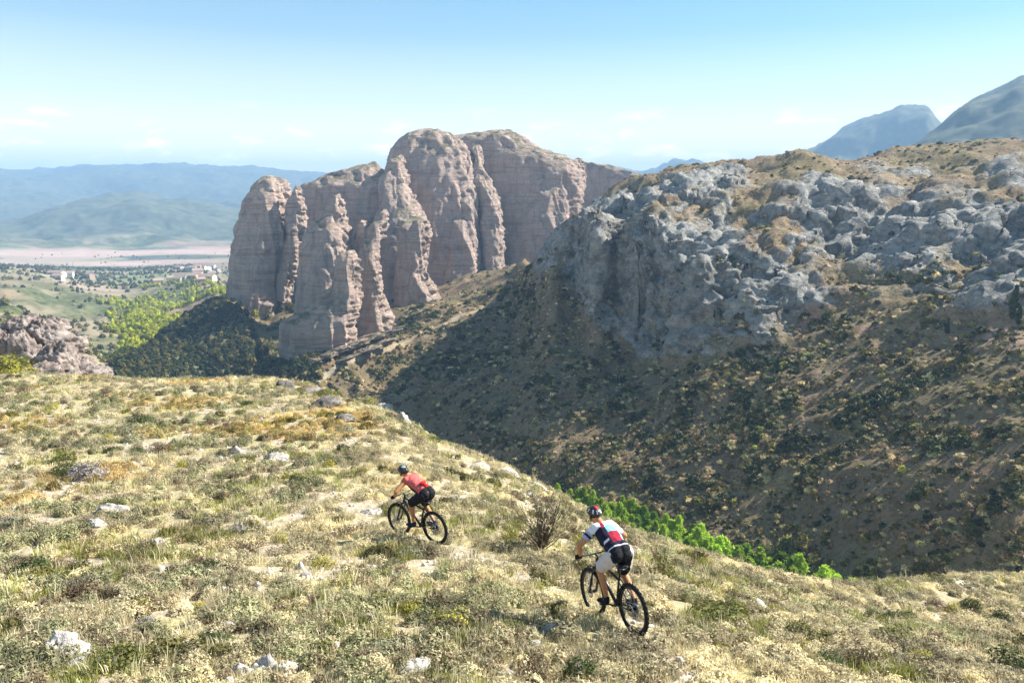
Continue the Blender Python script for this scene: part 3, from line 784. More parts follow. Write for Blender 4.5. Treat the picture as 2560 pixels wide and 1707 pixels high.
def tubes(paths, sides=5):
    """Tapered tubes: each path a list of (point, radius)."""
    V, Q = [], []
    for path in paths:
        k0 = len(V)
        for i, (p, rad) in enumerate(path):
            a = Vector(path[max(0, i-1)][0]); b = Vector(path[min(len(path)-1, i+1)][0])
            d = (b - a).normalized()
            u = d.cross(Vector((0, 0, 1)) if abs(d.z) < 0.9 else Vector((1, 0, 0))).normalized(); w = d.cross(u)
            for s in range(sides):
                t = 2 * math.pi * s / sides
                V.append(Vector(p) + (u * math.cos(t) + w * math.sin(t)) * rad)
        for i in range(len(path) - 1):
            for s in range(sides):
                s2 = (s + 1) % sides
                Q.append((k0 + i*sides + s, k0 + i*sides + s2, k0 + (i+1)*sides + s2, k0 + (i+1)*sides + s))
    return np.array([tuple(v) for v in V]), np.array(Q)

def twigs(n, rad, height, seed, r0=0.012, kinks=4, side=0.4):
    g = np.random.default_rng(seed); out = []
    for i in range(n):
        a = g.uniform(0, 6.28); e = g.uniform(0.15, 1.0)
        end = Vector((math.cos(a) * rad * e, math.sin(a) * rad * e, height * g.uniform(0.6, 1.05) * (1.15 - 0.4 * e)))
        path = []
        for k in range(kinks):
            t = k / (kinks - 1)
            p = end * t; p.z = end.z * t ** 0.8
            if 0 < k: p += Vector(g.normal(size=3) * 0.05 * rad)
            path.append((p, r0 * (1 - 0.8 * t)))
        out.append(path)
        if g.uniform() < side:
            b = path[kinks // 2][0]; e2 = b + (end - b) * 0.7 + Vector(g.normal(size=3) * 0.18 * rad)
            out.append([(b, r0 * 0.5), ((b + e2) / 2, r0 * 0.35), (e2, r0 * 0.15)])
    return tubes(out, 4)

# ------------------------------------------------------------------ scattered growth (what nobody could count)
def source(name, parts):
    """One unlinked object for instancing; parts: (verts, quads, tris, material)."""
    V, Q, T, MQ, MT, off, mats = [], [], [], [], [], 0, []
    for i, (v, q, t, m) in enumerate(parts):
        V.append(v); mats.append(m)
        if q is not None and len(q): Q.append(q + off); MQ += [i] * len(q)
        if t is not None and len(t): T.append(t + off); MT += [i] * len(t)
        off += len(v)
    me = mesh_np(name, np.concatenate(V), np.concatenate(Q) if Q else None, np.concatenate(T) if T else None, smooth=False)
    for m in mats: me.materials.append(m)
    me.polygons.foreach_set('material_index', np.array(MQ + MT, np.int32))
    return bpy.data.objects.new(name, me)

def scatter(name, pts, scl, idx, tint, sources, label, cat, tilt=0.15):
    me = bpy.data.meshes.new(name)
    n = len(pts)
    me.vertices.add(n); me.vertices.foreach_set('co', np.asarray(pts, np.float32).ravel())
    rot = np.stack([rng.normal(0, tilt, n), rng.normal(0, tilt, n), rng.uniform(0, 6.28, n)], 1).astype(np.float32)
    a = me.attributes.new('rot', 'FLOAT_VECTOR', 'POINT'); a.data.foreach_set('vector', rot.ravel())
    a = me.attributes.new('scl', 'FLOAT_VECTOR', 'POINT')
    s3 = np.repeat(np.asarray(scl, np.float32)[:, None], 3, 1) * rng.uniform(0.8, 1.2, (n, 3)).astype(np.float32)
    a.data.foreach_set('vector', s3.astype(np.float32).ravel())
    a = me.attributes.new('idx', 'INT', 'POINT'); a.data.foreach_set('value', np.asarray(idx, np.int32))
    a = me.attributes.new('tint', 'FLOAT_COLOR', 'POINT'); c = np.ones((n, 4), np.float32); c[:, :3] = tint; a.data.foreach_set('color', c.ravel())
    o = bpy.data.objects.new(name, me); COL.objects.link(o)
    src = bpy.data.collections.new(name + '_kinds')
    for s in sources: src.objects.link(s)
    gt = bpy.data.node_groups.new(name + '_spread', 'GeometryNodeTree')
    gt.interface.new_socket('Geometry', in_out='INPUT', socket_type='NodeSocketGeometry')
    gt.interface.new_socket('Geometry', in_out='OUTPUT', socket_type='NodeSocketGeometry')
    N = gt.nodes.new; gi, go = N('NodeGroupInput'), N('NodeGroupOutput')
    iop = N('GeometryNodeInstanceOnPoints'); ci = N('GeometryNodeCollectionInfo')
    ci.inputs['Collection'].default_value = src; ci.inputs['Separate Children'].default_value = True; ci.inputs['Reset Children'].default_value = True
    def na(nm, ty):
        q = N('GeometryNodeInputNamedAttribute'); q.data_type = ty; q.inputs['Name'].default_value = nm; return q.outputs['Attribute']
    L = gt.links.new
    L(gi.outputs[0], iop.inputs['Points']); L(ci.outputs[0], iop.inputs['Instance']); iop.inputs['Pick Instance'].default_value = True
    L(na('idx', 'INT'), iop.inputs['Instance Index']); L(na('rot', 'FLOAT_VECTOR'), iop.inputs['Rotation']); L(na('scl', 'FLOAT_VECTOR'), iop.inputs['Scale'])
    L(iop.outputs[0], go.inputs[0])
    md = o.modifiers.new('spread', 'NODES'); md.node_group = gt
    return tag(o, label, cat, None, 'stuff')

LF = dict(
    straw=mat_leaf('dry_straw', (0.42, 0.36, 0.20), (0.72, 0.64, 0.42), 0.3, True),
    green=mat_leaf('fresh_grass', (0.18, 0.20, 0.045), (0.40, 0.40, 0.11), 0.35, True),
    grey=mat_leaf('grey_green_leaves', (0.20, 0.20, 0.09), (0.42, 0.40, 0.22), 0.2, True),
    brown=mat_leaf('dry_brown_leaves', (0.14, 0.10, 0.06), (0.34, 0.26, 0.16), 0.15, True),
    olive=mat_leaf('olive_leaves', (0.075, 0.068, 0.022), (0.20, 0.175, 0.06), 0.2, True),
    dark=mat_leaf('dark_green_leaves', (0.022, 0.035, 0.014), (0.07, 0.085, 0.03), 0.15, True),
)
twig_mat = plain('bark_twig', (0.13, 0.10, 0.075), 0.9, 0.1)

def D(n, rad, h, leaf, seed, m, **k):
    v, q = dome_leaves(n, rad, h, leaf, seed, **k); return (v, q, None, m)
def G(nb, h, sp, w, seed, m, curl=0.5):
    v, q, t = tuft(nb, h, sp, w, seed, curl); return (v, q, t, m)

grass_src = [
    source('grass_a', [G(30, 0.17, 0.34, 0.014, 1, LF['straw'])]),
    source('grass_b', [G(22, 0.25, 0.24, 0.012, 2, LF['straw'], 0.35)]),
    source('grass_c', [G(40, 0.12, 0.42, 0.015, 3, LF['straw'], 0.8)]),
    source('grass_d', [G(36, 0.17, 0.34, 0.014, 4, LF['green'])]),
    source('grass_e', [G(24, 0.16, 0.3, 0.015, 5, LF['green'], 0.7), G(14, 0.3, 0.3, 0.012, 6, LF['straw'])]),
    source('grass_f', [D(420, 0.26, 0.22, 0.024, 7, LF['grey'])]),
    source('grass_g', [D(300, 0.22, 0.18, 0.022, 8, LF['brown']), G(14, 0.26, 0.3, 0.012, 9, LF['straw'])]),
    source('grass_h', [D(420, 0.27, 0.24, 0.025, 10, LF['olive'])]),
    source('grass_i', [D(380, 0.25, 0.2, 0.022, 11, LF['straw'])]),
    source('grass_j', [D(240, 0.24, 0.18, 0.021, 12, LF['straw']), D(200, 0.24, 0.2, 0.021, 13, LF['brown'])]),
]
def near_points(n, rmin, rmax, power, azlim=41):
    az = rng.uniform(R(-azlim), R(azlim), n)
    t = rng.uniform(0, 1, n)
    r = (rmin ** power + t * (rmax ** power - rmin ** power)) ** (1 / power)
    x, y = r * np.sin(az), r * np.cos(az)
    z, rk, ks = land(x, y)
    return x, y, z, ks, r

x, y, z, ks, r = near_points(70000, 5.5, 62, 0.75)
keep = (ks < 3.7)
tm = line_mask(x, y, track_near, 0.4)
bare_n = sstep(0.15, 0.42, perlin2(x / 2.3, y / 2.3, 71))
thin = 0.18 + 0.82 * sstep(-0.25, 0.25, perlin2(x / 1.1, y / 1.1, 72))
keep &= rng.uniform(size=len(x)) > tm * 0.65
keep &= rng.uniform(size=len(x)) > bare_n * 0.5
keep &= rng.uniform(size=len(x)) < thin
x, y, z, r = x[keep], y[keep], z[keep], r[keep]
patch = perlin2(x / 3.0, y / 3.0, 73); patch2 = perlin2(x / 6 + 5, y / 6, 74); p3 = perlin2(x / 1.3, y / 1.3, 75)
q = rng.uniform(size=len(x))
q2 = rng.uniform(size=len(x)); dome_share = 0.28 + 0.32 * sstep(-2, 6, x)
idx = np.where(q < 0.5, 0, np.where(q < 0.62, 1, 2))
idx = np.where(q2 < dome_share, np.where(q2 < dome_share * 0.6, 8, 9), idx)
greenish = (patch + 0.7 * p3 > 0.26) & (q < 0.65); idx[greenish] = np.where(q[greenish] < 0.4, 3, 4)
sh = (patch2 + 0.9 * p3 < -0.22) & (q < 0.45); idx[sh] = np.where(q[sh] < 0.3, 5, 6)
dk = (p3 > 0.5) & (q > 0.72); idx[dk] = 7
tint = np.ones((len(x), 3)) * rng.uniform(0.85, 1.3, (len(x), 1))
orange = sstep(0.1, 0.4, perlin2(x / 5, y / 5, 76)) * sstep(-2, -6, x) * sstep(14, 20, r) * 0.8
tint *= 1 + orange[:, None] * (np.array([1.05, 0.86, 0.55]) - 1)
tint *= 1 + (0.45 * perlin2(x / 2.1, y / 2.1, 78) + 0.25 * perlin2(x / 0.7, y / 0.7, 79))[:, None]
greyp = sstep(0.1, 0.45, perlin2(x / 3.7, y / 3.7, 77)) * 0.6
tint *= 1 + greyp[:, None] * (np.array([0.95, 0.95, 1.0]) - 1)
scl = rng.uniform(0.55, 1.15, len(x)) * (1 + 0.25 * sstep(20, 50, r))
scatter('grass', np.stack([x, y, z], 1), scl, idx, tint, grass_src, 'dry straw grass and low tufts covering the near hillside', 'grass')

# gravel on the bare soil
grav_mat = mat_rock('pale_gravel', (0.36, 0.31, 0.26), (0.55, 0.50, 0.44), (0.74, 0.70, 0.64), 6)
def gsrc(name, seed):
    me = rock_mesh(seed, (0.1, 0.08, 0.06), 10, 9, 6); me.materials.append(grav_mat)
    return bpy.data.objects.new(name, me)
x, y, z, ks, r = near_points(16000, 5.5, 40, 0.8)
w = np.maximum(0.4 * line_mask(x, y, track_near, 0.7), sstep(0.2, 0.5, perlin2(x / 2.3, y / 2.3, 71)))
keep = (ks < 3.3) & (rng.uniform(size=len(x)) < 0.10 + 0.55 * w)
x, y, z = x[keep], y[keep], z[keep]
scatter('gravel', np.stack([x, y, z], 1), rng.lognormal(-0.35, 0.5, len(x)), rng.integers(0, 3, len(x)), np.ones((len(x), 3)),
        [gsrc('gravel_a', 1), gsrc('gravel_b', 2), gsrc('gravel_c', 3)], 'pale loose gravel on the bare soil of the near hillside', 'gravel', 1.0)

# scrub on the slopes beyond the ravine
scrub_src = [
    source('scrub_a', [D(75, 0.75, 0.75, 0.26, 21, LF['olive'])]),
    source('scrub_b', [D(75, 0.8, 0.62, 0.26, 22, LF['dark'])]),
    source('scrub_c', [D(60, 0.7, 0.5, 0.24, 23, LF['grey'])]),
    source('scrub_d', [D(60, 0.7, 0.55, 0.24, 24, LF['brown'])]),
    source('scrub_e', [D(75, 0.75, 0.7, 0.27, 25, LF['green'])]),
    source('scrub_f', [D(70, 0.62, 0.5, 0.2, 26, LF['straw'])]),
]
n = 95000
az = rng.uniform(R(-19), R(40), n); f = (az - AZ0) / (AZ1 - AZ0) * (NAZ - 1); i = f.astype(int)
ka, kb = T_R[i, 5] - 6, T_R[i, 10] + 8
r = ka * (kb / ka) ** rng.uniform(0, 1, n) ** 0.9
x, y = r * np.sin(az), r * np.cos(az)
z, rk, ks = land(x, y)
high = sstep(7.2, 8.6, ks)
cl = perlin2(x / 9, y / 9, 61) + 0.6 * perlin2(x / 3.5, y / 3.5, 62) + 0.5 * perlin2(x / 40, y / 40, 63)
keep = (rng.uniform(size=n) < (0.22 + 0.78 * sstep(-0.25, 0.4, cl)) * (1 - 0.7 * high)) & (rng.uniform(size=n) > rk * 0.9) & (line_mask(x, y, track_far, 2.2) < 0.3)
x, y, z, cl, r, high = x[keep], y[keep], z[keep], cl[keep], r[keep], high[keep]
q = rng.uniform(size=len(x)); damp = sstep(0.0, 0.6, cl)
idx = np.where(q < 0.22, 0, np.where(q < 0.30, 1, np.where(q < 0.50, 2, np.where(q < 0.79, 3, np.where(q < 0.81, 4, 5)))))
idx = np.where((high > 0.5) & (q < 0.30), 2, np.where((high > 0.5) & (q > 0.84), 3, idx))
idx = np.where((damp > 0.7) & (q > 0.45) & (q < 0.8), 1, idx)
scl = np.minimum(rng.lognormal(-0.22, 0.46, len(x)), 1.7) * (0.85 + 0.5 * damp) * (1 + 0.5 * sstep(200, 380, r)) * (1 - 0.3 * high)
tint = np.ones((len(x), 3)) * rng.uniform(0.6, 1.5, (len(x), 1)) * np.array([1.08, 1.0, 0.9])
scatter('scrub', np.stack([x, y, z - 0.08], 1), scl, idx, tint, scrub_src, 'dense olive and brown scrub covering the slopes beyond the ravine', 'scrub')

# trees and bushes of the valley and the slope under the rock
wood_src = [
    source('wood_a', [D(130, 2.6, 5.2, 0.8, 31, LF['olive'])]),
    source('wood_b', [D(130, 2.4, 4.4, 0.8, 32, LF['dark'])]),
    source('wood_c', [D(140, 2.4, 6.4, 0.8, 33, LF['green'])]),
    source('wood_d', [D(90, 2.0, 2.6, 0.7, 34, LF['grey'])]),
]
n = 46000
az = rng.uniform(R(-40), R(-12), n); r = 75 * (2250 / 75) ** rng.uniform(0, 1, n) ** 0.8
x, y = r * np.sin(az), r * np.cos(az)
z, rk, ks = land(x, y)
grove = sstep(R(-30.5), R(-27), az + 0.03 * perlin2(x / 60, y / 60, 51)) * (1 - sstep(R(-19.5), R(-18), az)) * sstep(400, 470, r) * (1 - sstep(880, 1050, r)) * sstep(-0.25, 0.05, perlin2(x / 95, y / 60, 52) + 0.12)
cl = perlin2(x / 70, y / 45, 53) + 0.5 * perlin2(x / 22, y / 22, 54)
sparse = (0.04 + 0.5 * sstep(0.12, 0.4, cl)) * (1 - 0.45 * (r > 420)) + 0.3 * (r < 420)
belt = sstep(0.0, 0.25, perlin2(x / 260, y / 70, 55)) * sstep(9.0, 9.3, ks) * (1 - sstep(10.5, 10.9, ks))
sparse = np.maximum(sparse, 0.8 * belt)
apron = sstep(R(-30), R(-28), az) * (1 - sstep(R(-15.5), R(-14.5), az)) * sstep(5.6, 6.2, ks) * (1 - sstep(7.4, 8.0, ks))
sparse = np.maximum(sparse, 1.0 * apron)
sparse = np.where((ks > 10.6) & (ks < 12), sparse * 0.4, sparse)
keep = (rng.uniform(size=n) < np.maximum(grove * 0.95, sparse))
keep &= ~((az > R(-17)) & (r < 240))
x, y, z, r, grove, cl, apron = x[keep], y[keep], z[keep], r[keep], grove[keep], cl[keep], apron[keep]
q = rng.uniform(size=len(x))
idx = np.where(q < 0.42, 0, np.where(q < 0.58, 1, 3)); idx = np.where((apron > 0.5) & (q > 0.25), 1, idx)  # apron scrub mostly the dark kind, its colour deepening the rock's shadow there
gm = (grove > 0.3) & (q < 0.93) & (apron < 0.3); idx[gm] = 2
scl = rng.uniform(0.55, 1.15, len(x)) * np.where(apron > 0.5, 0.72, np.where(r < 420, 0.45, 1.0))
tint = np.ones((len(x), 3)) * rng.uniform(0.7, 1.35, (len(x), 1)); tint[gm] *= np.array([1.15, 1.15, 0.4]) * 1.35
scatter('woodland', np.stack([x, y, z - 0.3], 1), scl, idx, tint, wood_src, 'bright green grove and dark bushes scattered over the valley', 'woodland')

# ------------------------------------------------------------------ bicycles
black = plain('black_paint', (0.012, 0.012, 0.014), 0.35, 0.5)
rubber = plain('tyre_rubber', (0.018, 0.017, 0.016), 0.85, 0.2, var=0.4, scale=60)
metal = plain('grey_metal', (0.35, 0.35, 0.36), 0.35, 0.5, 0.9)
white_p = plain('white_paint', (0.7, 0.7, 0.7), 0.4, 0.5)

class MB:
    def __init__(s): s.v, s.f = [], []
    def tube(s, pts, rad, n=10, closed=False):
        pts = [Vector(p) for p in pts]; m = len(pts); rads = rad if isinstance(rad, (list, tuple)) else [rad] * m
        k0 = len(s.v); prev = None
        for i, p in enumerate(pts):
            a = pts[(i-1) % m] if closed else pts[max(0, i-1)]; b = pts[(i+1) % m] if closed else pts[min(m-1, i+1)]
            d = (b - a).normalized()
            u = prev - d * prev.dot(d) if prev is not None else d.cross(Vector((0, 0, 1)) if abs(d.z) < 0.9 else Vector((0, 1, 0)))
            u.normalize(); prev = u; w = d.cross(u)
            for j in range(n):
                t = 2 * math.pi * j / n
                s.v.append(p + (u * math.cos(t) + w * math.sin(t)) * rads[i])
        for i in range(m if closed else m - 1):
            i2 = (i + 1) % m
            for j in range(n):
                j2 = (j + 1) % n
                s.f.append((k0 + i*n + j, k0 + i*n + j2, k0 + i2*n + j2, k0 + i2*n + j))
        if not closed:
            s.f.append(tuple(k0 + j for j in range(n))[::-1]); s.f.append(tuple(k0 + (m-1)*n + j for j in range(n)))
        return s
    def box(s, c, h, rot=None):
        k = len(s.v); M = rot or Matrix.Identity(3)
        for dx in (-1, 1):
            for dy in (-1, 1):
                for dz in (-1, 1): s.v.append(Vector(c) + M @ Vector((dx*h[0], dy*h[1], dz*h[2])))
        for f in ((0,1,3,2),(4,6,7,5),(0,4,5,1),(2,3,7,6),(0,2,6,4),(1,5,7,3)): s.f.append(tuple(k+i for i in f))
        return s
    def disc(s, c, r0, r1, y, n=28):
        """Flat ring about the y axis with some thickness."""
        k = len(s.v)
        for j in range(n):
            t = 2*math.pi*j/n
            for rr, yy in ((r0, -y), (r1, -y), (r1, y), (r0, y)): s.v.append(Vector((c[0]+rr*math.cos(t), c[1]+yy, c[2]+rr*math.sin(t))))
        for j in range(n):
            a, b = k+4*j, k+4*((j+1) % n)
            for q in range(4): s.f.append((a+q, a+(q+1) % 4, b+(q+1) % 4, b+q))
        return s
    def build(s, name, mat, parent, smooth=True):
        me = bpy.data.meshes.new(name); me.from_pydata([tuple(v) for v in s.v], [], s.f)
        if smooth: me.polygons.foreach_set('use_smooth', np.ones(len(me.polygons), bool))
        me.update()
        return link(name, me, mat, parent)

WR, WB = 0.37, 1.12
BB = Vector((0.43, 0, 0.335)); RA = Vector((0, 0, WR)); FA = Vector((WB, 0, WR))
SADDLE = Vector((0.22, 0, 0.95)); BAR = Vector((0.905, 0, 1.0))
HT1, HT0 = Vector((0.862, 0, 0.93)), Vector((0.905, 0, 0.815))

def wheel(c, parent, rear):
    w = MB()
    ring = lambda r: [(c.x + r*math.cos(2*math.pi*i/44), c.y, c.z + r*math.sin(2*math.pi*i/44)) for i in range(44)]
    ty = MB().tube(ring(WR - 0.028), 0.028, 8, True)
    for i in range(66):                                          # tread knobs
        t = 2*math.pi*i/66; m = Matrix.Rotation(-t, 3, 'Y')
        ty.box((c.x + (WR-0.001)*math.cos(t), (0.010 if i % 2 else -0.010), c.z + (WR-0.001)*math.sin(t)), (0.004, 0.008, 0.009), m)
    root = MB().tube([c + Vector((0, -0.05, 0)), c + Vector((0, 0.05, 0))], 0.022, 12).build('wheel', black, parent)
    ty.build('tyre', rubber, root)
    MB().disc(c, WR - 0.075, WR - 0.05, 0.014, 44).build('rim', black, root)
    sp = MB()
    for i in range(28):
        t = 2*math.pi*i/28; o = 0.25 if i % 4 < 2 else -0.25
        sp.tube([c + Vector((0.024*math.cos(t+o*3), 0.03*(1 if i % 2 else -1), 0.024*math.sin(t+o*3))), c + Vector(((WR-0.07)*math.cos(t), 0, (WR-0.07)*math.sin(t)))], 0.0016, 4)
    sp.build('spokes', metal, root)
    MB().disc(c + Vector((0, 0.052, 0)), 0.05, 0.085, 0.0015).build('brake_disc', metal, root)
    if rear:
        cs = MB()
        for i, rr in enumerate((0.085, 0.07, 0.056, 0.043, 0.03)): cs.disc(c + Vector((0, -0.042 - 0.005*i, 0)), 0.015, rr, 0.0018)
        cs.build('cassette', metal, root)
    return root

def bicycle(M, label, accent):
    b = empty('bicycle'); b.matrix_world = M
    tag(b, label, 'bicycle', 'mountain bikes on the hillside')
    f = MB()
    ST = BB + (SADDLE - BB).normalized() * 0.44
    f.tube([BB, ST], 0.018).tube([BB, HT0 + (HT1 - HT0) * 0.2], 0.026).tube([ST - Vector((0, 0, 0.03)), HT0 + (HT1 - HT0) * 0.8], 0.02).tube([HT0, HT1], 0.024)
    for s in (-1, 1):
        f.tube([BB + Vector((-0.02, 0.03*s, 0)), RA + Vector((0.16, 0.05*s, -0.005)), RA + Vector((0, 0.062*s, 0))], 0.0105, 8)
        f.tube([ST + Vector((0, 0.02*s, -0.02)), RA + Vector((0.10, 0.05*s, 0.20)), RA + Vector((0, 0.062*s, 0))], 0.009, 8)
    f.tube([BB + Vector((0, -0.04, 0)), BB + Vector((0, 0.04, 0))], 0.026)
    fr = f.build('frame', black, b)
    dt = (BB - HT0).normalized(); mid = HT0 + (BB - HT0) * 0.45
    MB().tube([HT0 + (BB - HT0) * 0.25, HT0 + (BB - HT0) * 0.62], 0.0275).build('decal_band', accent, fr)
    fk = MB(); ax = (HT1 - HT0).normalized()
    for s in (-1, 1):
        crown = HT0 + Vector((0.01, 0.06*s, -0.03))
        fk.tube([crown, crown + (FA + Vector((0, 0.06*s, 0)) - crown) * 0.45], 0.016, 10)
        fk.tube([crown + (FA + Vector((0, 0.06*s, 0)) - crown) * 0.42, FA + Vector((0, 0.06*s, 0))], 0.021, 10)
    fk.tube([HT0 + Vector((0.01, -0.075, -0.03)), HT0 + Vector((0.01, 0.075, -0.03))], 0.022)
    fk.tube([FA + Vector((-0.06, -0.06, 0.30)), FA + Vector((-0.03, -0.05, 0.40)), FA + Vector((-0.03, 0.05, 0.40)), FA + Vector((-0.06, 0.06, 0.30))], 0.01, 8)
    fk.build('fork', black, b)
    wheel(RA, b, True); wheel(FA, b, False)
    hb = MB().tube([BAR + Vector((-0.035, 0.37, 0.012)), BAR + Vector((-0.01, 0.2, 0.01)), BAR + Vector((0, 0.06, 0)), BAR + Vector((0, -0.06, 0)), BAR + Vector((-0.01, -0.2, 0.01)), BAR + Vector((-0.035, -0.37, 0.012))], 0.013)
    hb.tube([HT1 + ax * 0.035, BAR], 0.018).tube([HT1, HT1 + ax * 0.05], 0.018)
    h = hb.build('handlebar', black, b)
    for s in (-1, 1):
        MB().tube([BAR + Vector((-0.036, 0.372*s, 0.012)), BAR + Vector((-0.018, 0.255*s, 0.011))], 0.0165, 12).build('grip', rubber, h)
        MB().tube([BAR + Vector((0.0, 0.235*s, 0.0)), BAR + Vector((0.05, 0.26*s, -0.012)), BAR + Vector((0.035, 0.33*s, -0.02))], 0.006, 6).build('brake_lever', metal, h)
    cb = MB()
    for s in (-1, 1):
        cb.tube([BAR + Vector((0.01, 0.22*s, 0.0)), BAR + Vector((0.11, 0.08*s, 0.02)), BAR + Vector((0.06, 0.02*s, -0.12)), BAR + Vector((-0.04, 0.03*s, -0.22))], 0.0035, 5)
    cb.build('cable', black, b)
    MB().tube([ST - Vector((0, 0, 0.02)), SADDLE - Vector((0, 0, 0.045))], 0.0145).build('seat_post', black, b)
    sd, n = [], 12
    m = MB(); k = 0
    prof = [(-0.13, 0.045, 0.0), (-0.12, 0.07, 0.012), (-0.06, 0.068, 0.016), (0.0, 0.042, 0.008), (0.07, 0.024, 0.004), (0.135, 0.018, 0.0), (0.15, 0.008, -0.008)]
    for (px, hw, pz) in prof:
        for j in range(n):
            t = 2*math.pi*j/n; m.v.append(SADDLE + Vector((px, hw*math.cos(t), pz - 0.018 + 0.02*math.sin(t))))
    for i in range(len(prof)-1):
        for j in range(n): m.f.append((i*n+j, i*n+(j+1) % n, (i+1)*n+(j+1) % n, (i+1)*n+j))
    m.f.append(tuple(range(n))); m.f.append(tuple((len(prof)-1)*n + j for j in range(n))[::-1])
    sa = m.build('saddle', black, b)
    MB().tube([SADDLE + Vector((-0.09, 0.022, -0.035)), SADDLE + Vector((0, 0.022, -0.05)), SADDLE + Vector((0.1, 0.016, -0.03))], 0.0035, 6).tube([SADDLE + Vector((-0.09, -0.022, -0.035)), SADDLE + Vector((0, -0.022, -0.05)), SADDLE + Vector((0.1, -0.016, -0.03))], 0.0035, 6).build('rail', metal, sa)
    cr = MB().tube([BB + Vector((0, 0.07, 0)), BB + Vector((0.17, 0.085, 0))], [0.016, 0.011]).tube([BB + Vector((0, -0.07, 0)), BB + Vector((-0.17, -0.085, 0))], [0.016, 0.011]).tube([BB + Vector((0, -0.075, 0)), BB + Vector((0, 0.075, 0))], 0.013)
    c = cr.build('crank', black, b)
    MB().disc(BB + Vector((0, -0.05, 0)), 0.045, 0.072, 0.002, 36).build('chainring', metal, c)
    for s in (-1, 1):
        MB().box(BB + Vector((0.17*s, 0.135*s, 0)), (0.045, 0.045, 0.009)).build('pedal', black, c)
    ch = MB()
    ch.tube([BB + Vector((0, -0.05, 0.073)), RA + Vector((0, -0.05, 0.058))], 0.004, 5).tube([BB + Vector((0, -0.05, -0.073)), RA + Vector((0.06, -0.05, -0.10)), RA + Vector((0.02, -0.05, -0.058))], 0.004, 5)
    ch.build('chain', metal, b)
    MB().tube([RA + Vector((0.01, -0.055, -0.01)), RA + Vector((0.03, -0.06, -0.06)), RA + Vector((0.05, -0.055, -0.13))], 0.01, 8).disc(RA + Vector((0.05, -0.052, -0.12)), 0.005, 0.022, 0.004, 14).build('derailleur', black, b)
    return b

# ------------------------------------------------------------------ riders
def round_cone(p0, r0, p1, r1, widen=1.0, n=18, m=6):
    p0, p1 = Vector(p0), Vector(p1); d = p1 - p0; L = d.length
    d = d.normalized() if L > 1e-6 else Vector((0, 0, 1))
    u = d.cross(Vector((0, 1, 0)) if abs(d.y) < 0.9 else Vector((1, 0, 0))).normalized(); w = d.cross(u)
    prof = [(-r0*math.cos(a), r0*math.sin(a)) for a in np.linspace(0.0, math.pi/2, m)] + [(L + r1*math.sin(a), r1*math.cos(a)) for a in np.linspace(0.0, math.pi/2, m)]
    V, F = [], []
    cy = 0.5*(p0.y + p1.y)
    for t, rr in prof:
        for j in range(n):
            a = 2*math.pi*j/n
            q = p0 + d*t + (u*math.cos(a) + w*math.sin(a))*max(rr, 1e-4)
            q.y = cy + (q.y - cy)*widen
            V.append(q)
    for i in range(len(prof)-1):
        for j in range(n): F.append((i*n+j, i*n+(j+1) % n, (i+1)*n+(j+1) % n, (i+1)*n+j))
    F.append(tuple(range(n))[::-1]); F.append(tuple((len(prof)-1)*n+j for j in range(n)))
    return V, F

def ik(a, b, l1, l2, pole):
    a, b, pole = Vector(a), Vector(b), Vector(pole)
    d = b - a; D_ = min(d.length, (l1+l2)*0.999); d.normalize()
    x = (l1*l1 - l2*l2 + D_*D_)/(2*D_); h = math.sqrt(max(l1*l1 - x*x, 0))
    p = pole - d*pole.dot(d); p.normalize()
    return a + d*x + p*h

def fine_mesh(name, V, F, voxel=0.0075, smooth=4):
    me = bpy.data.meshes.new(name); me.from_pydata([tuple(v) for v in V], [], F); me.update()
    o = bpy.data.objects.new(name, me); COL.objects.link(o)
    md = o.modifiers.new('remesh', 'REMESH'); md.mode = 'VOXEL'; md.voxel_size = voxel
    ms = o.modifiers.new('smooth', 'SMOOTH'); ms.factor = 0.5; ms.iterations = smooth
    dg = bpy.context.evaluated_depsgraph_get()
    out = bpy.data.meshes.new_from_object(o.evaluated_get(dg))
    bpy.data.objects.remove(o); bpy.data.meshes.remove(me)
    out.polygons.foreach_set('use_smooth', np.ones(len(out.polygons), bool))
    out.materials.clear()
    return out

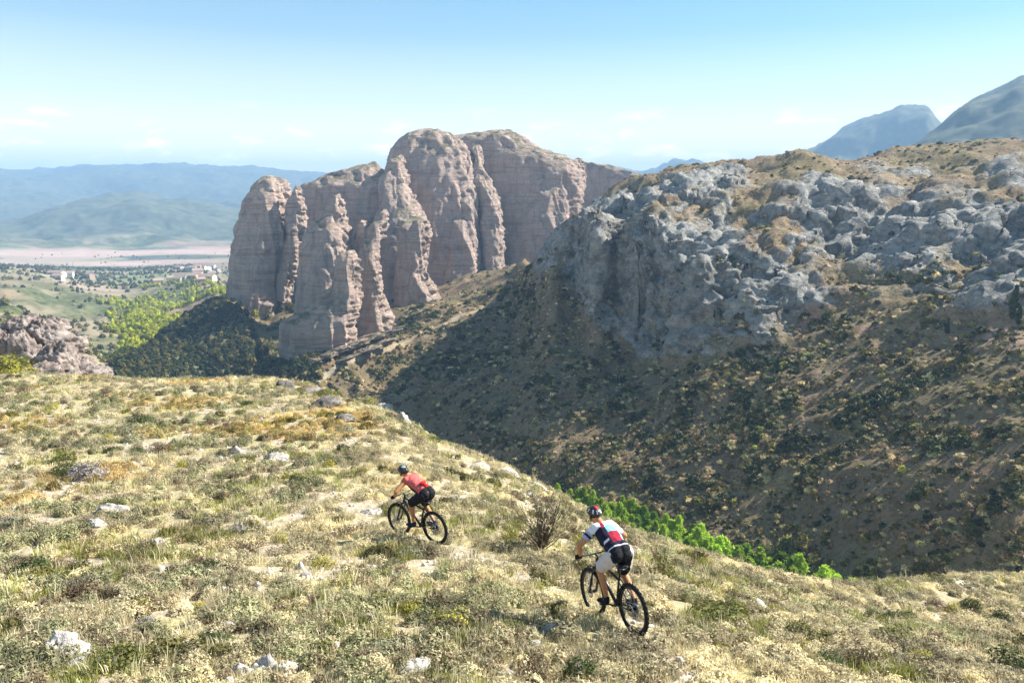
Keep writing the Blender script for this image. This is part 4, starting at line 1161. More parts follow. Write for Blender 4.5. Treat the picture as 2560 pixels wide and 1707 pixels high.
def rider(M, label, look):
    hip = Vector((0.16, 0, 1.04)) + Vector(look.get('hip', (0, 0, 0)))
    sho = Vector((0.57, 0, 1.41)) + Vector(look.get('sho', (0, 0, 0)))
    ax = (sho - hip); tl = ax.length; ax = ax.normalized(); fw = Vector((ax.z, 0, -ax.x))    # fw: chest side
    bones = []   # (region, p0, r0, p1, r1, widen)
    add = lambda *a: bones.append(a)
    for s in (-1, 1): add('pelvis', hip + Vector((0, 0.065*s, -0.01)), 0.115, hip + Vector((0.03, 0.06*s, 0.05)), 0.105, 1.0)
    add('torso', hip + ax*0.05, 0.115, hip + ax*tl*0.5, 0.118, 1.32)
    add('torso', hip + ax*tl*0.5, 0.122, hip + ax*tl*0.85, 0.115, 1.42)
    add('torso', sho + Vector((-0.01, -0.125, 0)), 0.078, sho + Vector((-0.01, 0.125, 0)), 0.078, 1.0)
    neck = sho + ax*0.05 + Vector((0, 0, 0.02)); head = neck + Vector(look.get('head', (0.10, 0.02, 0.145)))
    add('neck', sho + Vector((0.0, 0, 0.02)), 0.062, head + Vector((-0.03, 0, -0.05)), 0.056, 1.0)
    add('head', head + Vector((-0.025, 0, 0.02)), 0.088, head + Vector((0.025, 0, 0.015)), 0.084, 0.86)
    add('head', head + Vector((0.03, 0, -0.05)), 0.06, head + Vector((0.055, 0, -0.085)), 0.038, 0.95)
    add('head', head + Vector((0.10, 0, -0.015)), 0.012, head + Vector((0.118, 0, -0.04)), 0.014, 1.0)
    add('head', head + Vector((0.092, 0, -0.072)), 0.012, head + Vector((0.094, 0, -0.08)), 0.012, 1.9)
    for s in (-1, 1):
        add('head', head + Vector((-0.01, 0.082*s, -0.01)), 0.018, head + Vector((-0.012, 0.084*s, -0.04)), 0.012, 1.0)
    grip = lambda s: BAR + Vector((-0.027, 0.315*s, 0.0115))
    for s in (-1, 1):
        S = sho + Vector((0.0, 0.175*s, -0.02)); g = grip(s)
        W = g + Vector((-0.055, 0.0, 0.045))
        E = ik(S, W, 0.295, 0.265, look.get('elbow', (-0.25, 0.9*s, -0.15)) if s > 0 else (-0.25, -0.9, -0.15))
        add('upper_arm', S, 0.058, E, 0.043, 1.0)
        add('forearm', E, 0.043, E + (W - E)*0.3, 0.044, 1.0); add('forearm', E + (W - E)*0.3, 0.044, W, 0.028, 1.0)
        add('hand', W, 0.026, g + Vector((0.0, 0, 0.03)), 0.02, 1.75)
        for q, (dy, ln) in enumerate(((-0.034, 0.9), (-0.011, 1.0), (0.012, 1.0), (0.034, 0.85))):
            k0 = g + Vector((0.018, dy, 0.028)); k1 = g + Vector((0.034*ln, dy, 0.004)); k2 = g + Vector((0.022*ln, dy, -0.022)); k3 = g + Vector((-0.004, dy, -0.028*ln))
            add('hand', k0, 0.0105, k1, 0.0095, 1.0); add('hand', k1, 0.0095, k2, 0.009, 1.0); add('hand', k2, 0.009, k3, 0.0078, 1.0)
        ti = -s*0.05
        add('hand', W + Vector((0.03, ti*0.6, -0.01)), 0.013, g + Vector((-0.012, ti, -0.012)), 0.0105, 1.0)
        add('hand', g + Vector((-0.012, ti, -0.012)), 0.0105, g + Vector((0.016, ti, -0.027)), 0.009, 1.0)
    for s in (-1, 1):
        H = hip + Vector((0.0, 0.095*s, -0.02)); ped = BB + Vector((0.17*s, 0.135*s, 0.0))
        An = ped + Vector((-0.105, -0.005*s, 0.125)); K = ik(H, An, 0.435, 0.42, (1.0, 0.22*s, 0.1))
        add('thigh', H, 0.094, H + (K - H)*0.5, 0.082, 1.0); add('thigh_low', H + (K - H)*0.5, 0.082, K, 0.056, 1.0)
        cf = K + (An - K)*0.33 + Vector((-0.018, 0, 0))
        add('calf', K, 0.055, cf, 0.057, 1.0); add('calf', cf, 0.057, An, 0.034, 1.0)
        add('foot', An + Vector((-0.015, 0, -0.02)), 0.036, ped + Vector((-0.115, 0, 0.052)), 0.034, 1.0)
        add('foot', ped + Vector((-0.115, 0, 0.046)), 0.033, ped + Vector((0.02, 0, 0.047)), 0.036, 1.1)
        add('foot', ped + Vector((0.02, 0, 0.045)), 0.034, ped + Vector((0.095, 0.008*s, 0.038)), 0.026, 1.2)
    V, F = [], []
    for b in bones:
        v, f = round_cone(*b[1:5], widen=b[5]); k = len(V); V += v; F += [tuple(i+k for i in q) for q in f]
    me = fine_mesh('person', V, F)
    nv = len(me.vertices); co = np.empty(nv*3, np.float32); me.vertices.foreach_get('co', co); co = co.reshape(-1, 3)
    no = np.empty(nv*3, np.float32); me.vertices.foreach_get('normal', no); no = no.reshape(-1, 3)
    # nearest bone of each vertex
    best = np.full(nv, 9e9); reg = np.zeros(nv, int); tt = np.zeros(nv); names = sorted({b[0] for b in bones})
    for b in bones:
        p0, p1 = np.array(b[1]), np.array(b[3]); d = p1 - p0
        t = np.clip(((co - p0) @ d)/(d @ d + 1e-12), 0, 1)
        q = co - p0 - t[:, None]*d; q[:, 1] /= b[5]
        ds = np.linalg.norm(q, axis=1) - (b[2] + (b[4] - b[2])*t)
        m = ds < best; best = np.where(m, ds, best); reg = np.where(m, names.index(b[0]), reg); tt = np.where(m, t, tt)
    isr = lambda *a: np.isin(reg, [names.index(i) for i in a])
    sax = ((co - np.array(hip)) @ np.array(ax))/tl; chest = (co - np.array(hip)) @ np.array(fw)
    body = link('person', me, look['skin']); body.matrix_world = M
    tag(body, label, 'person', 'mountain bikers')
    fverts = np.array([p.vertices[:] if len(p.vertices) == 4 else (*p.vertices[:], p.vertices[0]) for p in me.polygons])
    def cloth(name, mask, off, mats, pick=None, wr=0.006):
        fm = mask[fverts].all(1); fv = fverts[fm]
        used = np.unique(fv); mp = np.full(nv, -1); mp[used] = np.arange(len(used))
        wn_ = perlin3(co[used, 0]*14, co[used, 1]*14, co[used, 2]*14, 5)*wr*2
        o_ = off(used) if callable(off) else off
        me2 = mesh_np(name, co[used] + no[used]*(np.asarray(o_).reshape(-1, 1) + wn_[:, None]), mp[fv])
        for m_ in mats: me2.materials.append(m_)
        if pick is not None: me2.polygons.foreach_set('material_index', pick(fv).astype(np.int32))
        o = bpy.data.objects.new(name, me2); COL.objects.link(o); o.parent = body
        sd_ = o.modifiers.new('thickness', 'SOLIDIFY'); sd_.thickness = 0.006; sd_.offset = -1
        return o
    jm, pick = look['jersey'](co, no, isr, tt, sax, chest, fverts)
    arm_t = look['sleeve']
    cloth('jersey', (isr('torso', 'pelvis') & (sax > 0.0)) | (isr('neck') & (tt < 0.22)) | (isr('upper_arm') & (tt < arm_t)), 0.013, jm, pick)
    sm, spick = look['shorts'](co, no, isr, tt, fverts)
    cloth('shorts', (isr('pelvis') & (sax < 0.12)) | isr('thigh') | (isr('torso') & (sax < 0.1)) | (isr('thigh_low') & (tt < look['leg'])), lambda u: 0.010 + 0.022*isr('thigh', 'thigh_low')[u]*1.0, sm, spick, 0.008)
    hm = isr('hand')
    for s in (-1, 1):
        cloth('glove', hm & (co[:, 1]*s > 0), 0.003, [look['glove']], None, 0.0)
        cloth('shoe', (isr('foot') | (isr('calf') & (co[:, 2] < BB.z + 0.13))) & (co[:, 1]*s > 0), 0.006, [look['shoe']], None, 0.0)
    cloth('hair', isr('head') & (co[:, 0] < head.x + 0.02) & (co[:, 2] > head.z - 0.07) & (np.abs(co[:, 1] - head.y) < 0.092), 0.004, [look['hair']], None, 0.003)
    for s in (-1, 1):
        e = MB(); v, f = round_cone(head + Vector((0.083, 0.032*s, 0.0)), 0.011, head + Vector((0.084, 0.032*s, 0.0)), 0.011); e.v, e.f = v, f
        e.build('eye', black, body)
    # helmet: ribbed shell
    na, nv_ = 40, 14; hc = head + Vector((-0.005, 0, 0.035)); V2, F2, mi = [], [], []
    for i in range(nv_):
        ph = (i/(nv_-1))*1.72
        for j in range(na):
            th = 2*math.pi*j/na
            rib = 1 + 0.055*math.cos(9*math.asin(max(-1, min(1, math.sin(th)*math.sin(ph)))))*math.sin(ph)
            rx, ry, rz = 0.138*(1.06 if math.cos(th) < 0 else 1.0), 0.104, 0.098
            p = Vector((rx*math.sin(ph)*math.cos(th)*rib, ry*math.sin(ph)*math.sin(th)*rib, rz*math.cos(ph)*rib))
            if ph > 1.5: p *= 0.97
            p.z -= 0.02*max(0, -math.cos(th))*math.sin(ph)
            V2.append(hc + Matrix.Rotation(R(-8), 3, 'Y') @ p)
    for i in range(nv_-1):
        for j in range(na):
            F2.append((i*na+j, (i+1)*na+j, (i+1)*na+(j+1) % na, i*na+(j+1) % na))
            mi.append(look['hel_pick'](i/(nv_-1), 2*math.pi*(j+0.5)/na))
    F2.append(tuple(range(na))); mi.append(0); F2.append(tuple((nv_-1)*na+j for j in range(na))[::-1]); mi.append(0)
    mh = bpy.data.meshes.new('helmet'); mh.from_pydata([tuple(v) for v in V2], [], F2); mh.update()
    for m_ in look['helmet']: mh.materials.append(m_)
    mh.polygons.foreach_set('material_index', np.array(mi, np.int32)); mh.polygons.foreach_set('use_smooth', np.ones(len(F2), bool))
    hel = bpy.data.objects.new('helmet', mh); COL.objects.link(hel); hel.parent = body
    MB().tube([head + Vector((0.0, 0.088, 0.01)), head + Vector((0.03, 0.07, -0.07)), head + Vector((0.04, 0, -0.115)), head + Vector((0.03, -0.07, -0.07)), head + Vector((0.0, -0.088, 0.01))], 0.006, 6).build('strap', black, hel)
    if look.get('pocket'):
        # a pouch low on the back
        q = MB(); v, f = round_cone(hip + ax*tl*0.16 - fw*0.13 + Vector((0, -0.05, 0)), 0.035, hip + ax*tl*0.16 - fw*0.12 + Vector((0, 0.03, 0)), 0.035)
        v2, f2 = round_cone(hip + ax*tl*0.34 - fw*0.135 + Vector((0, -0.05, 0)), 0.045, hip + ax*tl*0.34 - fw*0.135 + Vector((0, 0.03, 0)), 0.045)
        q.v, q.f = v + v2, f + [tuple(i+len(v) for i in k) for k in f2]
        pm = fine_mesh('back_pocket', q.v + round_cone(hip + ax*tl*0.16 - fw*0.13, 0.055, hip + ax*tl*0.34 - fw*0.135, 0.05)[0], q.f + [tuple(i+len(q.v) for i in k) for k in round_cone(hip, 0.1, hip + ax, 0.1)[1]], 0.01, 6)
        link('back_pocket', pm, look['pocket'], body)
    return body

def cloth_mat(name, col, var=0.12): return plain(name, col, 0.85, 0.15, 0, var, 25)
CM = dict(white=cloth_mat('white_fabric', (0.72, 0.70, 0.72)), lav=cloth_mat('lavender_grey_fabric', (0.42, 0.38, 0.50)), navy=cloth_mat('navy_fabric', (0.018, 0.016, 0.035)),
          cyan=cloth_mat('light_blue_fabric', (0.22, 0.55, 0.72)), crim=cloth_mat('crimson_fabric', (0.33, 0.02, 0.045)), blk=cloth_mat('black_fabric', (0.014, 0.014, 0.017)),
          grey=cloth_mat('pale_grey_fabric', (0.55, 0.50, 0.50)), salmon=cloth_mat('salmon_red_fabric', (0.62, 0.13, 0.12)), red=cloth_mat('bright_red_fabric', (0.42, 0.022, 0.018)))
skin_m = plain('tanned_skin', (0.50, 0.215, 0.095), 0.55, 0.35, 0, 0.12, 12)
hair_m = plain('dark_hair', (0.03, 0.02, 0.015), 0.7, 0.2)

def jersey_near(co, no, isr, tt, sax, chest, fv):
    mats = [CM['navy'], CM['white'], CM['lav'], CM['cyan'], CM['crim']]
    def pick(f):
        c = co[f].mean(1); s = sax[f].mean(1); y = c[:, 1]; back = chest[f].mean(1) < 0.03
        arm = isr('upper_arm')[f].mean(1) > 0.5; t = tt[f].mean(1)
        k = np.zeros(len(f))
        k[(s > 0.86)] = 1
        k[(s > 0.80) & (y > 0.03) & (y < 0.09)] = 4
        k[back & (s > 0.60) & (s <= 0.86) & (y > -0.15) & (y < 0.05)] = 3
        k[back & (s > 0.64) & (s <= 0.86) & (y <= -0.13)] = 1
        k[back & (s > 0.22) & (s <= 0.60) & (np.abs(y + 0.02) < 0.085)] = 4
        k[back & (s > 0.22) & (s <= 0.60) & (y < -0.105)] = 3
        k[back & (s > 0.34) & (s <= 0.42) & (y > 0.09) & (y < 0.15)] = 1
        k[(s > 0.055) & (s < 0.085)] = 1
        k[arm & (t > 0.18)] = 2
        k[arm & (t > 0.30) & (t < 0.42)] = 0
        k[arm & (c[:, 1] < 0) & (t > 0.18)] = 1
        return k
    return mats, pick
def jersey_far(co, no, isr, tt, sax, chest, fv):
    def pick(f):
        c = co[f].mean(1); s = sax[f].mean(1); ch = chest[f].mean(1)
        k = np.zeros(len(f)); k[(ch > 0.0) & (s < 0.72)] = 1; k[(s < 0.1)] = 1
        return k
    return [CM['salmon'], CM['blk']], pick
def shorts_near(co, no, isr, tt, fv):
    def pick(f):
        c = co[f].mean(1); nn = no[f].mean(1); th = isr('thigh', 'thigh_low')[f].mean(1) > 0.5
        k = np.ones(len(f)); k[th & (c[:, 1] > 0) & (nn[:, 0] > -0.55)] = 0; k[(c[:, 1] < -0.14) & (nn[:, 1] < -0.4)] = 0
        return k
    return [CM['grey'], CM['blk']], pick
def shorts_far(co, no, isr, tt, fv):
    return [CM['blk']], None

LOOK_NEAR = dict(skin=skin_m, jersey=jersey_near, shorts=shorts_near, sleeve=0.62, leg=0.78, glove=CM['blk'], shoe=CM['blk'], hair=hair_m,
                 helmet=[black, plain('white_shell', (0.75, 0.72, 0.72), 0.35), plain('red_shell', (0.35, 0.02, 0.03), 0.35)],
                 hip=(0.03, 0, 0.10), sho=(0.03, 0, 0.035), head=(0.11, 0.03, 0.13),
                 hel_pick=lambda t, th: 2 if (t < 0.35 and math.sin(th) < 0.3) else (1 if (0.45 < t < 0.72 and int(th*7) % 5 == 0) else 0))
LOOK_FAR = dict(skin=skin_m, jersey=jersey_far, shorts=shorts_far, sleeve=0.10, leg=0.85, glove=CM['blk'], shoe=cloth_mat('dark_blue_shoe', (0.02, 0.025, 0.05)), hair=hair_m,
                helmet=[black, plain('grey_blue_shell', (0.25, 0.35, 0.40), 0.35)], hel_pick=lambda t, th: 1 if (t < 0.3 and math.cos(th) < 0.2) else 0, hip=(0.0, 0, 0.08), sho=(0.05, 0, -0.03), head=(0.135, 0.03, 0.10), pocket=CM['red'])

def bike_matrix(rear_px, front_px):
    a, b = ray_land(*rear_px), ray_land(*front_px)
    h = (b - a); h.z = 0; d = h.length; h.normalize()
    f = a + h * WB; f.z = land_z(f.x, f.y)
    X = (f - a).normalized(); Y = Vector((0, 0, 1)).cross(X).normalized(); Z = X.cross(Y)
    print('BIKE', tuple(a), 'picked wheelbase', d, 'pitch', math.degrees(math.asin(X.z)))
    return Matrix(((X.x, Y.x, Z.x, a.x), (X.y, Y.y, Z.y, a.y), (X.z, Y.z, Z.z, a.z), (0, 0, 0, 1)))

M1 = bike_matrix((1590, 1588), (1472, 1529))
M2 = bike_matrix((1091, 1360), (1007, 1337))
bicycle(M1, 'black mountain bike with pale frame band under the near rider in crimson and blue', white_p)
bicycle(M2, 'black mountain bike ridden by the farther rider in the salmon red top', black)
rider(M1, 'cyclist in light blue, crimson and white jersey and pale shorts on the nearer bike', LOOK_NEAR)
rider(M2, 'cyclist in sleeveless salmon red top and black shorts, leaning forward on the farther bike', LOOK_FAR)

# ------------------------------------------------------------------ rocks lying on the near hillside
MARKS = [(158, 1613, 'the tall corner boulder'), (660, 1665, 'the white rock cluster'), (1034, 1654, 'the flat white rock'), (444, 1604, 'the long low white stone'), (280, 1270, 'the pale flat rock'),
         (688, 1140, 'the greyish white rock'), (640, 1464, 'the upright pale stone'), (1812, 1563, 'the low pale slab'), (814, 1003, 'the dark crest shelf'), (958, 1012, 'the pale crest rock'),
         (740, 1200, 'the dark green bush'), (212, 1185, 'the lavender shrub'), (555, 1245, 'the orange brown shrub'), (326, 1505, 'the dark lower shrub'), (1355, 1370, 'the bare branched shrub'),
         (1050, 1300, 'the farther bike'), (1530, 1500, 'the nearer bike'), (2340, 1630, 'the large brown shrub'), (2090, 1510, 'the right ravine edge shrub'), (2503, 1556, 'the far right bush'), (348, 1061, 'the dark crest bush')]
def where_is(u, v):
    m = min(MARKS, key=lambda q: math.hypot(q[0] - u, q[1] - v)); dx, dy = u - m[0], v - m[1]; d = math.hypot(dx, dy)
    side = ('right of' if dx > 0 else 'left of') if abs(dx) > abs(dy) * 1.6 else (('above' if dy < 0 else 'below') if abs(dy) > abs(dx) * 1.6 else (('above and ' if dy < 0 else 'below and ') + ('right of' if dx > 0 else 'left of')))
    return ('just ' if d < 90 else ('well ' if d > 200 else '')) + side + ' ' + m[2]
SIZE = lambda w: 'tiny' if w < 0.36 else ('small' if w < 0.52 else ('broad' if w > 0.75 else 'low'))
ROCK_PALE = mat_rock('pale_limestone', (0.30, 0.26, 0.23), (0.50, 0.455, 0.41), (0.70, 0.66, 0.62))
ROCK_DARK = mat_rock('weathered_grey_rock', (0.08, 0.07, 0.06), (0.17, 0.15, 0.13), (0.32, 0.29, 0.26))
ROCK_RED = mat_rock('pinkish_crag_rock', (0.12, 0.09, 0.08), (0.27, 0.22, 0.195), (0.44, 0.38, 0.345), 1.0)
K_ = 2560 / 2352
rock_specs = [   # place in the photograph (2352 wide), width and height in pixels, pale or dark, label
 (145, 1482, 100, 78, 0, 'tall pale boulder low in the left corner of the slope beside dark grass'),
 (560, 1535, 70, 50, 0, 'pale rock, left one of the white cluster at the bottom edge'),
 (610, 1520, 74, 46, 0, 'pale rock, middle one of the white cluster at the bottom edge'),
 (655, 1528, 56, 44, 0, 'pale rock, right one of the white cluster at the bottom edge'),
 (545, 1565, 60, 40, 0, 'pale rock cut by the bottom edge below the white cluster'),
 (950, 1520, 78, 42, 0, 'flat white rock alone at the bottom edge of the slope'),
 (408, 1474, 56, 26, 0, 'long low white stone between the corner boulder and the white cluster'),
 (262, 1168, 62, 26, 0, 'pale flat rock in bare soil on the left of the slope'),
 (222, 1198, 52, 24, 0, 'pale rock just left of the flat rock in bare soil'),
 (632, 1046, 60, 30, 0, 'greyish white rock on the upper slope above the dark green bush'),
 (760, 1480, 44, 22, 0, 'small pale rock midway along the bottom of the slope'),
 (588, 1345, 26, 34, 0, 'upright pale stone in the grass left of the riders'),
 (1665, 1436, 56, 18, 0, 'low pale slab in the grass right of the nearer bike'),
 (1260, 1440, 44, 26, 0, 'grey stone beside the shadow left of the nearer bike'),
 (655, 882, 60, 24, 1, 'dark rock on the crest of the slope, leftmost of the crest rocks'),
 (700, 892, 74, 24, 1, 'dark ledge on the crest below the bedded rock foot'),
 (748, 922, 86, 26, 1, 'dark shelf of rock just below the crest'),
 (790, 958, 70, 22, 1, 'dark flat rock below the crest shelf'),
 (880, 930, 64, 30, 0, 'pale rock on the crest edge before the ravine'),
 (925, 955, 46, 44, 0, 'pale block at the end of the crest edge above the ravine'),
 (1100, 1072, 52, 18, 0, 'pale slab on the ravine edge above the farther rider'),
 (1160, 1082, 60, 24, 0, 'pale broken rock on the ravine edge right of the farther rider'),
 (1235, 1115, 58, 24, 0, 'grey slab on the ravine edge behind the bare shrub'),
 (850, 1172, 60, 16, 0, 'low white slab in the track left of the farther bike'),
 (960, 1470, 40, 22, 1, 'brown stone in the grass above the flat white rock'),
 (355, 1245, 40, 22, 0, 'small pale stone among straw on the left of the slope'),
 (1030, 1290, 50, 16, 0, 'thin pale slab in the track between the two bikes'),
 (2010, 1440, 46, 16, 0, 'low pale stone on the far right of the slope'),
]
for i, (px, py, w, h, dk, lab) in enumerate(rock_specs):
    p = ray_land(px * K_, (py + h * 0.35) * K_)
    d = (p - Vector((0, 0, CZ))).length / FPX * K_
    me = rock_mesh(100 + i, (w * d * 0.9, w * d * 0.7, h * d * 1.1), 15, 36, 22, 0.06, 0.14)
    o = link('rock', me, ROCK_DARK if dk else ROCK_PALE)
    o.location = p + Vector((0, 0, h * d * 0.02)); o.rotation_euler = (random.uniform(-.2, .2), random.uniform(-.2, .2), random.uniform(-0.5, 0.5))
    tag(o, lab, 'rock', 'rocks on the near hillside')
sm = [rock_mesh(200 + i, (1, 0.85, 0.6), 13, 14, 9) for i in range(5)]
for m_ in sm: m_.materials.append(ROCK_PALE)
cnt = 0
while cnt < 70:
    u, v = random.uniform(0, 2560), random.uniform(980, 1707)
    p = ray_land(u, v)
    if p.y > 45 or (p - M1.translation).length < 1.0 or (p - M2.translation).length < 1.0: continue
    o = bpy.data.objects.new('stone', random.choice(sm)); COL.objects.link(o); cnt += 1
    s_ = random.uniform(0.10, 0.26); o.scale = (s_, s_, s_); o.location = p + Vector((0, 0, 0.1 * s_)); o.rotation_euler = (0, 0, random.uniform(0, 6.28))
    tag(o, ('pebble sized' if s_ < 0.15 else ('small' if s_ < 0.21 else 'fist to head sized')) + ' pale stone ' + where_is(u, v), 'stone', 'small stones on the near hillside')

def crag(name, label, cat, blocks, mat, base_px, seed):
    """A rock outcrop of fitted blocks; blocks: (u, v, w, h) in photograph pixels at one distance."""
    r0 = base_px[2]; b = at(base_px[0], base_px[1], r0)
    root = empty(name, b); tag(root, label, cat)
    for i, (u, v, w, h, dr) in enumerate(blocks):
        d = (r0 + dr) / FPX; p = at(u, v, r0 + dr)
        me = rock_mesh(seed + i, (w * d * 0.98, w * d * 0.85, h * d * 0.98), 30, 72, 44, 0.05, 0.13)
        o = link('block', me, mat, root); o.location = p - b; o.rotation_euler = (random.uniform(-.15, .15), random.uniform(-.15, .15), random.uniform(-.4, .4))
crag('rock_outcrop', 'pinkish weathered crag sticking up behind the crest at the left edge', 'rock outcrop',
     [(70, 905, 120, 130, 4), (110, 850, 110, 110, 5), (150, 905, 110, 120, 2), (55, 830, 90, 80, 6), (20, 880, 90, 120, 5), (200, 925, 100, 80, 3), (240, 938, 80, 55, 1), (140, 820, 70, 60, 7), (175, 865, 80, 70, 5), (90, 945, 130, 70, 0), (180, 955, 110, 50, 0), (-30, 890, 120, 150, 6)],
     ROCK_RED, (120, 960, 60), 300)
# bedded slabs at the foot of the rock
foot = empty('bedded_ledges', ray_land(860, 880)); tag(foot, 'stacked pink rock ledges sloping up at the foot of the slender towers', 'rock ledge')
for i, (u, v, w, h) in enumerate([(770, 905, 90, 14), (800, 892, 110, 14), (832, 878, 120, 14), (862, 866, 120, 14), (890, 855, 120, 14), (915, 846, 110, 13), (940, 838, 100, 13), (965, 828, 70, 14), (850, 898, 110, 10), (900, 876, 120, 10), (940, 860, 90, 10)]):
    p = ray_land(u, v + 4); d = p.length / FPX
    me = rock_mesh(330 + i, (w * d * 1.1, w * d * 0.5, h * d * 1.2), 14, 44, 18, 0.06, 0.25)
    o = link('ledge', me, MAT_MESA, foot); o.location = p - foot.location + Vector((0, 0, 0.2)); o.rotation_euler = (0.1, R(-17), -0.2)

# ------------------------------------------------------------------ shrubs
def shrub_proto(kind, leafm, n, rad, h, leaf, tw, seed, **k):
    v, q = dome_leaves(n, rad, h, leaf, seed, **k)
    a = mesh_np('foliage', v, q, smooth=False); a.materials.append(leafm)
    v, q = twigs(tw, rad * 0.85, h * 0.9, seed + 5, 0.012 if tw < 60 else 0.0055, 4, 0.4 if tw < 60 else 1.0)
    b = mesh_np('stems', v, q); b.materials.append(twig_mat)
    return a, b
SH = dict(
    dark=[shrub_proto('d', mat_leaf('shrub_dark_green', (0.03, 0.05, 0.015), (0.10, 0.13, 0.035), 0.2), 1100, 0.5, 0.5, 0.032, 9, 401 + i) for i in range(3)],
    olive=[shrub_proto('o', mat_leaf('shrub_olive', (0.10, 0.11, 0.03), (0.24, 0.24, 0.07), 0.25), 1000, 0.5, 0.42, 0.032, 9, 411 + i) for i in range(3)],
    grey=[shrub_proto('g', mat_leaf('shrub_grey_green', (0.18, 0.18, 0.10), (0.38, 0.36, 0.24), 0.2), 950, 0.5, 0.4, 0.029, 10, 421 + i) for i in range(3)],
    brown=[shrub_proto('b', mat_leaf('shrub_dry_brown', (0.10, 0.065, 0.035), (0.26, 0.18, 0.10), 0.15), 700, 0.5, 0.42, 0.026, 26, 431 + i, inner=0.3) for i in range(3)],
    yellow=[shrub_proto('y', mat_leaf('shrub_yellow_green', (0.26, 0.25, 0.04), (0.55, 0.48, 0.09), 0.3), 850, 0.5, 0.5, 0.03, 12, 441 + i, inner=0.35) for i in range(2)],
    purple=[shrub_proto('p', mat_leaf('shrub_lavender', (0.28, 0.25, 0.25), (0.48, 0.44, 0.46), 0.2), 850, 0.5, 0.45, 0.026, 14, 451 + i, inner=0.4) for i in range(2)],
    bigyellow=[shrub_proto('y', mat_leaf('shrub_big_yellow_green', (0.20, 0.21, 0.03), (0.45, 0.42, 0.07), 0.3), 2400, 0.5, 0.5, 0.02, 14, 471, inner=0.35, lumps=12)],
    bare=[shrub_proto('n', mat_leaf('shrub_sparse_buds', (0.20, 0.17, 0.07), (0.36, 0.30, 0.15), 0.2), 150, 0.5, 0.62, 0.022, 80, 461, inner=0.3)],
)
SH_LABEL = dict(dark='dark green shrub', olive='olive green shrub', grey='grey green cushion shrub', brown='dry brown twiggy shrub', yellow='yellow green shrub', purple='greyish lavender shrub', bare='bare branched shrub')
def shrub(kind, p, w, label, flat=1.0):
    a, b = random.choice(SH[kind])
    t = empty('shrub', p, (0, 0, random.uniform(0, 6.28))); t.scale = (w, w * random.uniform(0.85, 1.1), w * flat * random.uniform(0.85, 1.1))
    for nm, me in (('foliage', a), ('stems', b)):
        o = bpy.data.objects.new(nm, me); COL.objects.link(o); o.parent = t
    return tag(t, label, 'shrub', 'shrubs on the near hillside')
named = [
 ('bare', 1245, 1265, 230, 'tall bare branched shrub standing between the two riders', 1.0),
 ('yellow', 1330, 1252, 52, 'yellow flowering shrub just left of the nearer rider', 1.2),
 ('dark', 680, 1108, 50, 'dark green bush left of the farther rider', 0.9),
 ('dark', 880, 1078, 32, 'small blackish bush beside the helmet of the farther rider', 0.8),
 ('purple', 195, 1095, 110, 'greyish lavender shrub on the upper left slope', 0.9),
 ('dark', 150, 1090, 70, 'dark green bush at the foot of the lavender shrub', 0.8),
 ('dark', 320, 975, 70, 'dark bush near the crest at upper left', 0.7),
 ('brown', 510, 1150, 60, 'orange brown shrub in the middle of the slope', 1.1),
 ('dark', 300, 1390, 90, 'dark shrub in the grass at lower left', 0.8),
 ('brown', 215, 1470, 90, 'brown shrub beside the corner boulder', 0.9),
 ('brown', 730, 1385, 80, 'low dark brown shrub at the lower middle of the slope', 0.7),
 ('olive', 880, 1320, 60, 'olive tuft shrub below the farther bike', 0.8),
 ('olive', 1180, 1450, 90, 'olive shrub low in the middle, below the nearer bike', 0.9),
 ('brown', 1160, 1500, 90, 'brownish shrub at the bottom middle of the slope', 0.7),
 ('brown', 1625, 1400, 80, 'dry brown shrub right of the nearer bike', 0.9),
 ('brown', 1690, 1385, 80, 'tall dry brown shrub, second to the right of the nearer bike', 1.0),
 ('brown', 1750, 1365, 70, 'dry brown shrub on the edge below the green poplars', 0.9),
 ('grey', 1560, 1345, 70, 'grey green cushion behind the rear wheel of the nearer bike', 0.8),
 ('brown', 1920, 1390, 70, 'dry brown shrub on the right ravine edge', 0.9),
 ('dark', 2300, 1430, 60, 'dark green bush at the far right of the slope', 0.9),
 ('dark', 2230, 1400, 50, 'green bush on the right edge before the dark hillside', 1.1),
 ('brown', 2150, 1500, 110, 'large brown shrub low at the right side', 0.7),
 ('olive', 2080, 1420, 60, 'olive bush on the right ravine edge', 0.9),
 ('yellow', 2190, 1405, 50, 'yellow green bush on the right edge of the slope', 0.9),
 ('yellow', 845, 925, 52, 'yellow green bush on the crest beside the pale rocks', 0.7),
 ('brown', 600, 870, 30, 'dark brown tuft on the crest left of the crest rocks', 0.8),
 ('bigyellow', 20, 850, 120, 'large yellow green bush beside the pinkish crag at the left edge', 0.9),
 ('dark', 1370, 1430, 60, 'dark bush in the shadow left of the nearer rear wheel', 0.5),
 ('grey', 1110, 1410, 50, 'grey green tuft left of the nearer bike', 0.9),
]
spots = []
for kind, px, py, w, lab, fl in named:
    p = ray_land(px * K_, py * K_) if px > 30 else at(10, 945, 57)
    d = (p - Vector((0, 0, CZ))).length / FPX * K_
    shrub(kind, p, w * d, lab, fl); spots.append(p)
cnt = 0; tries = 0
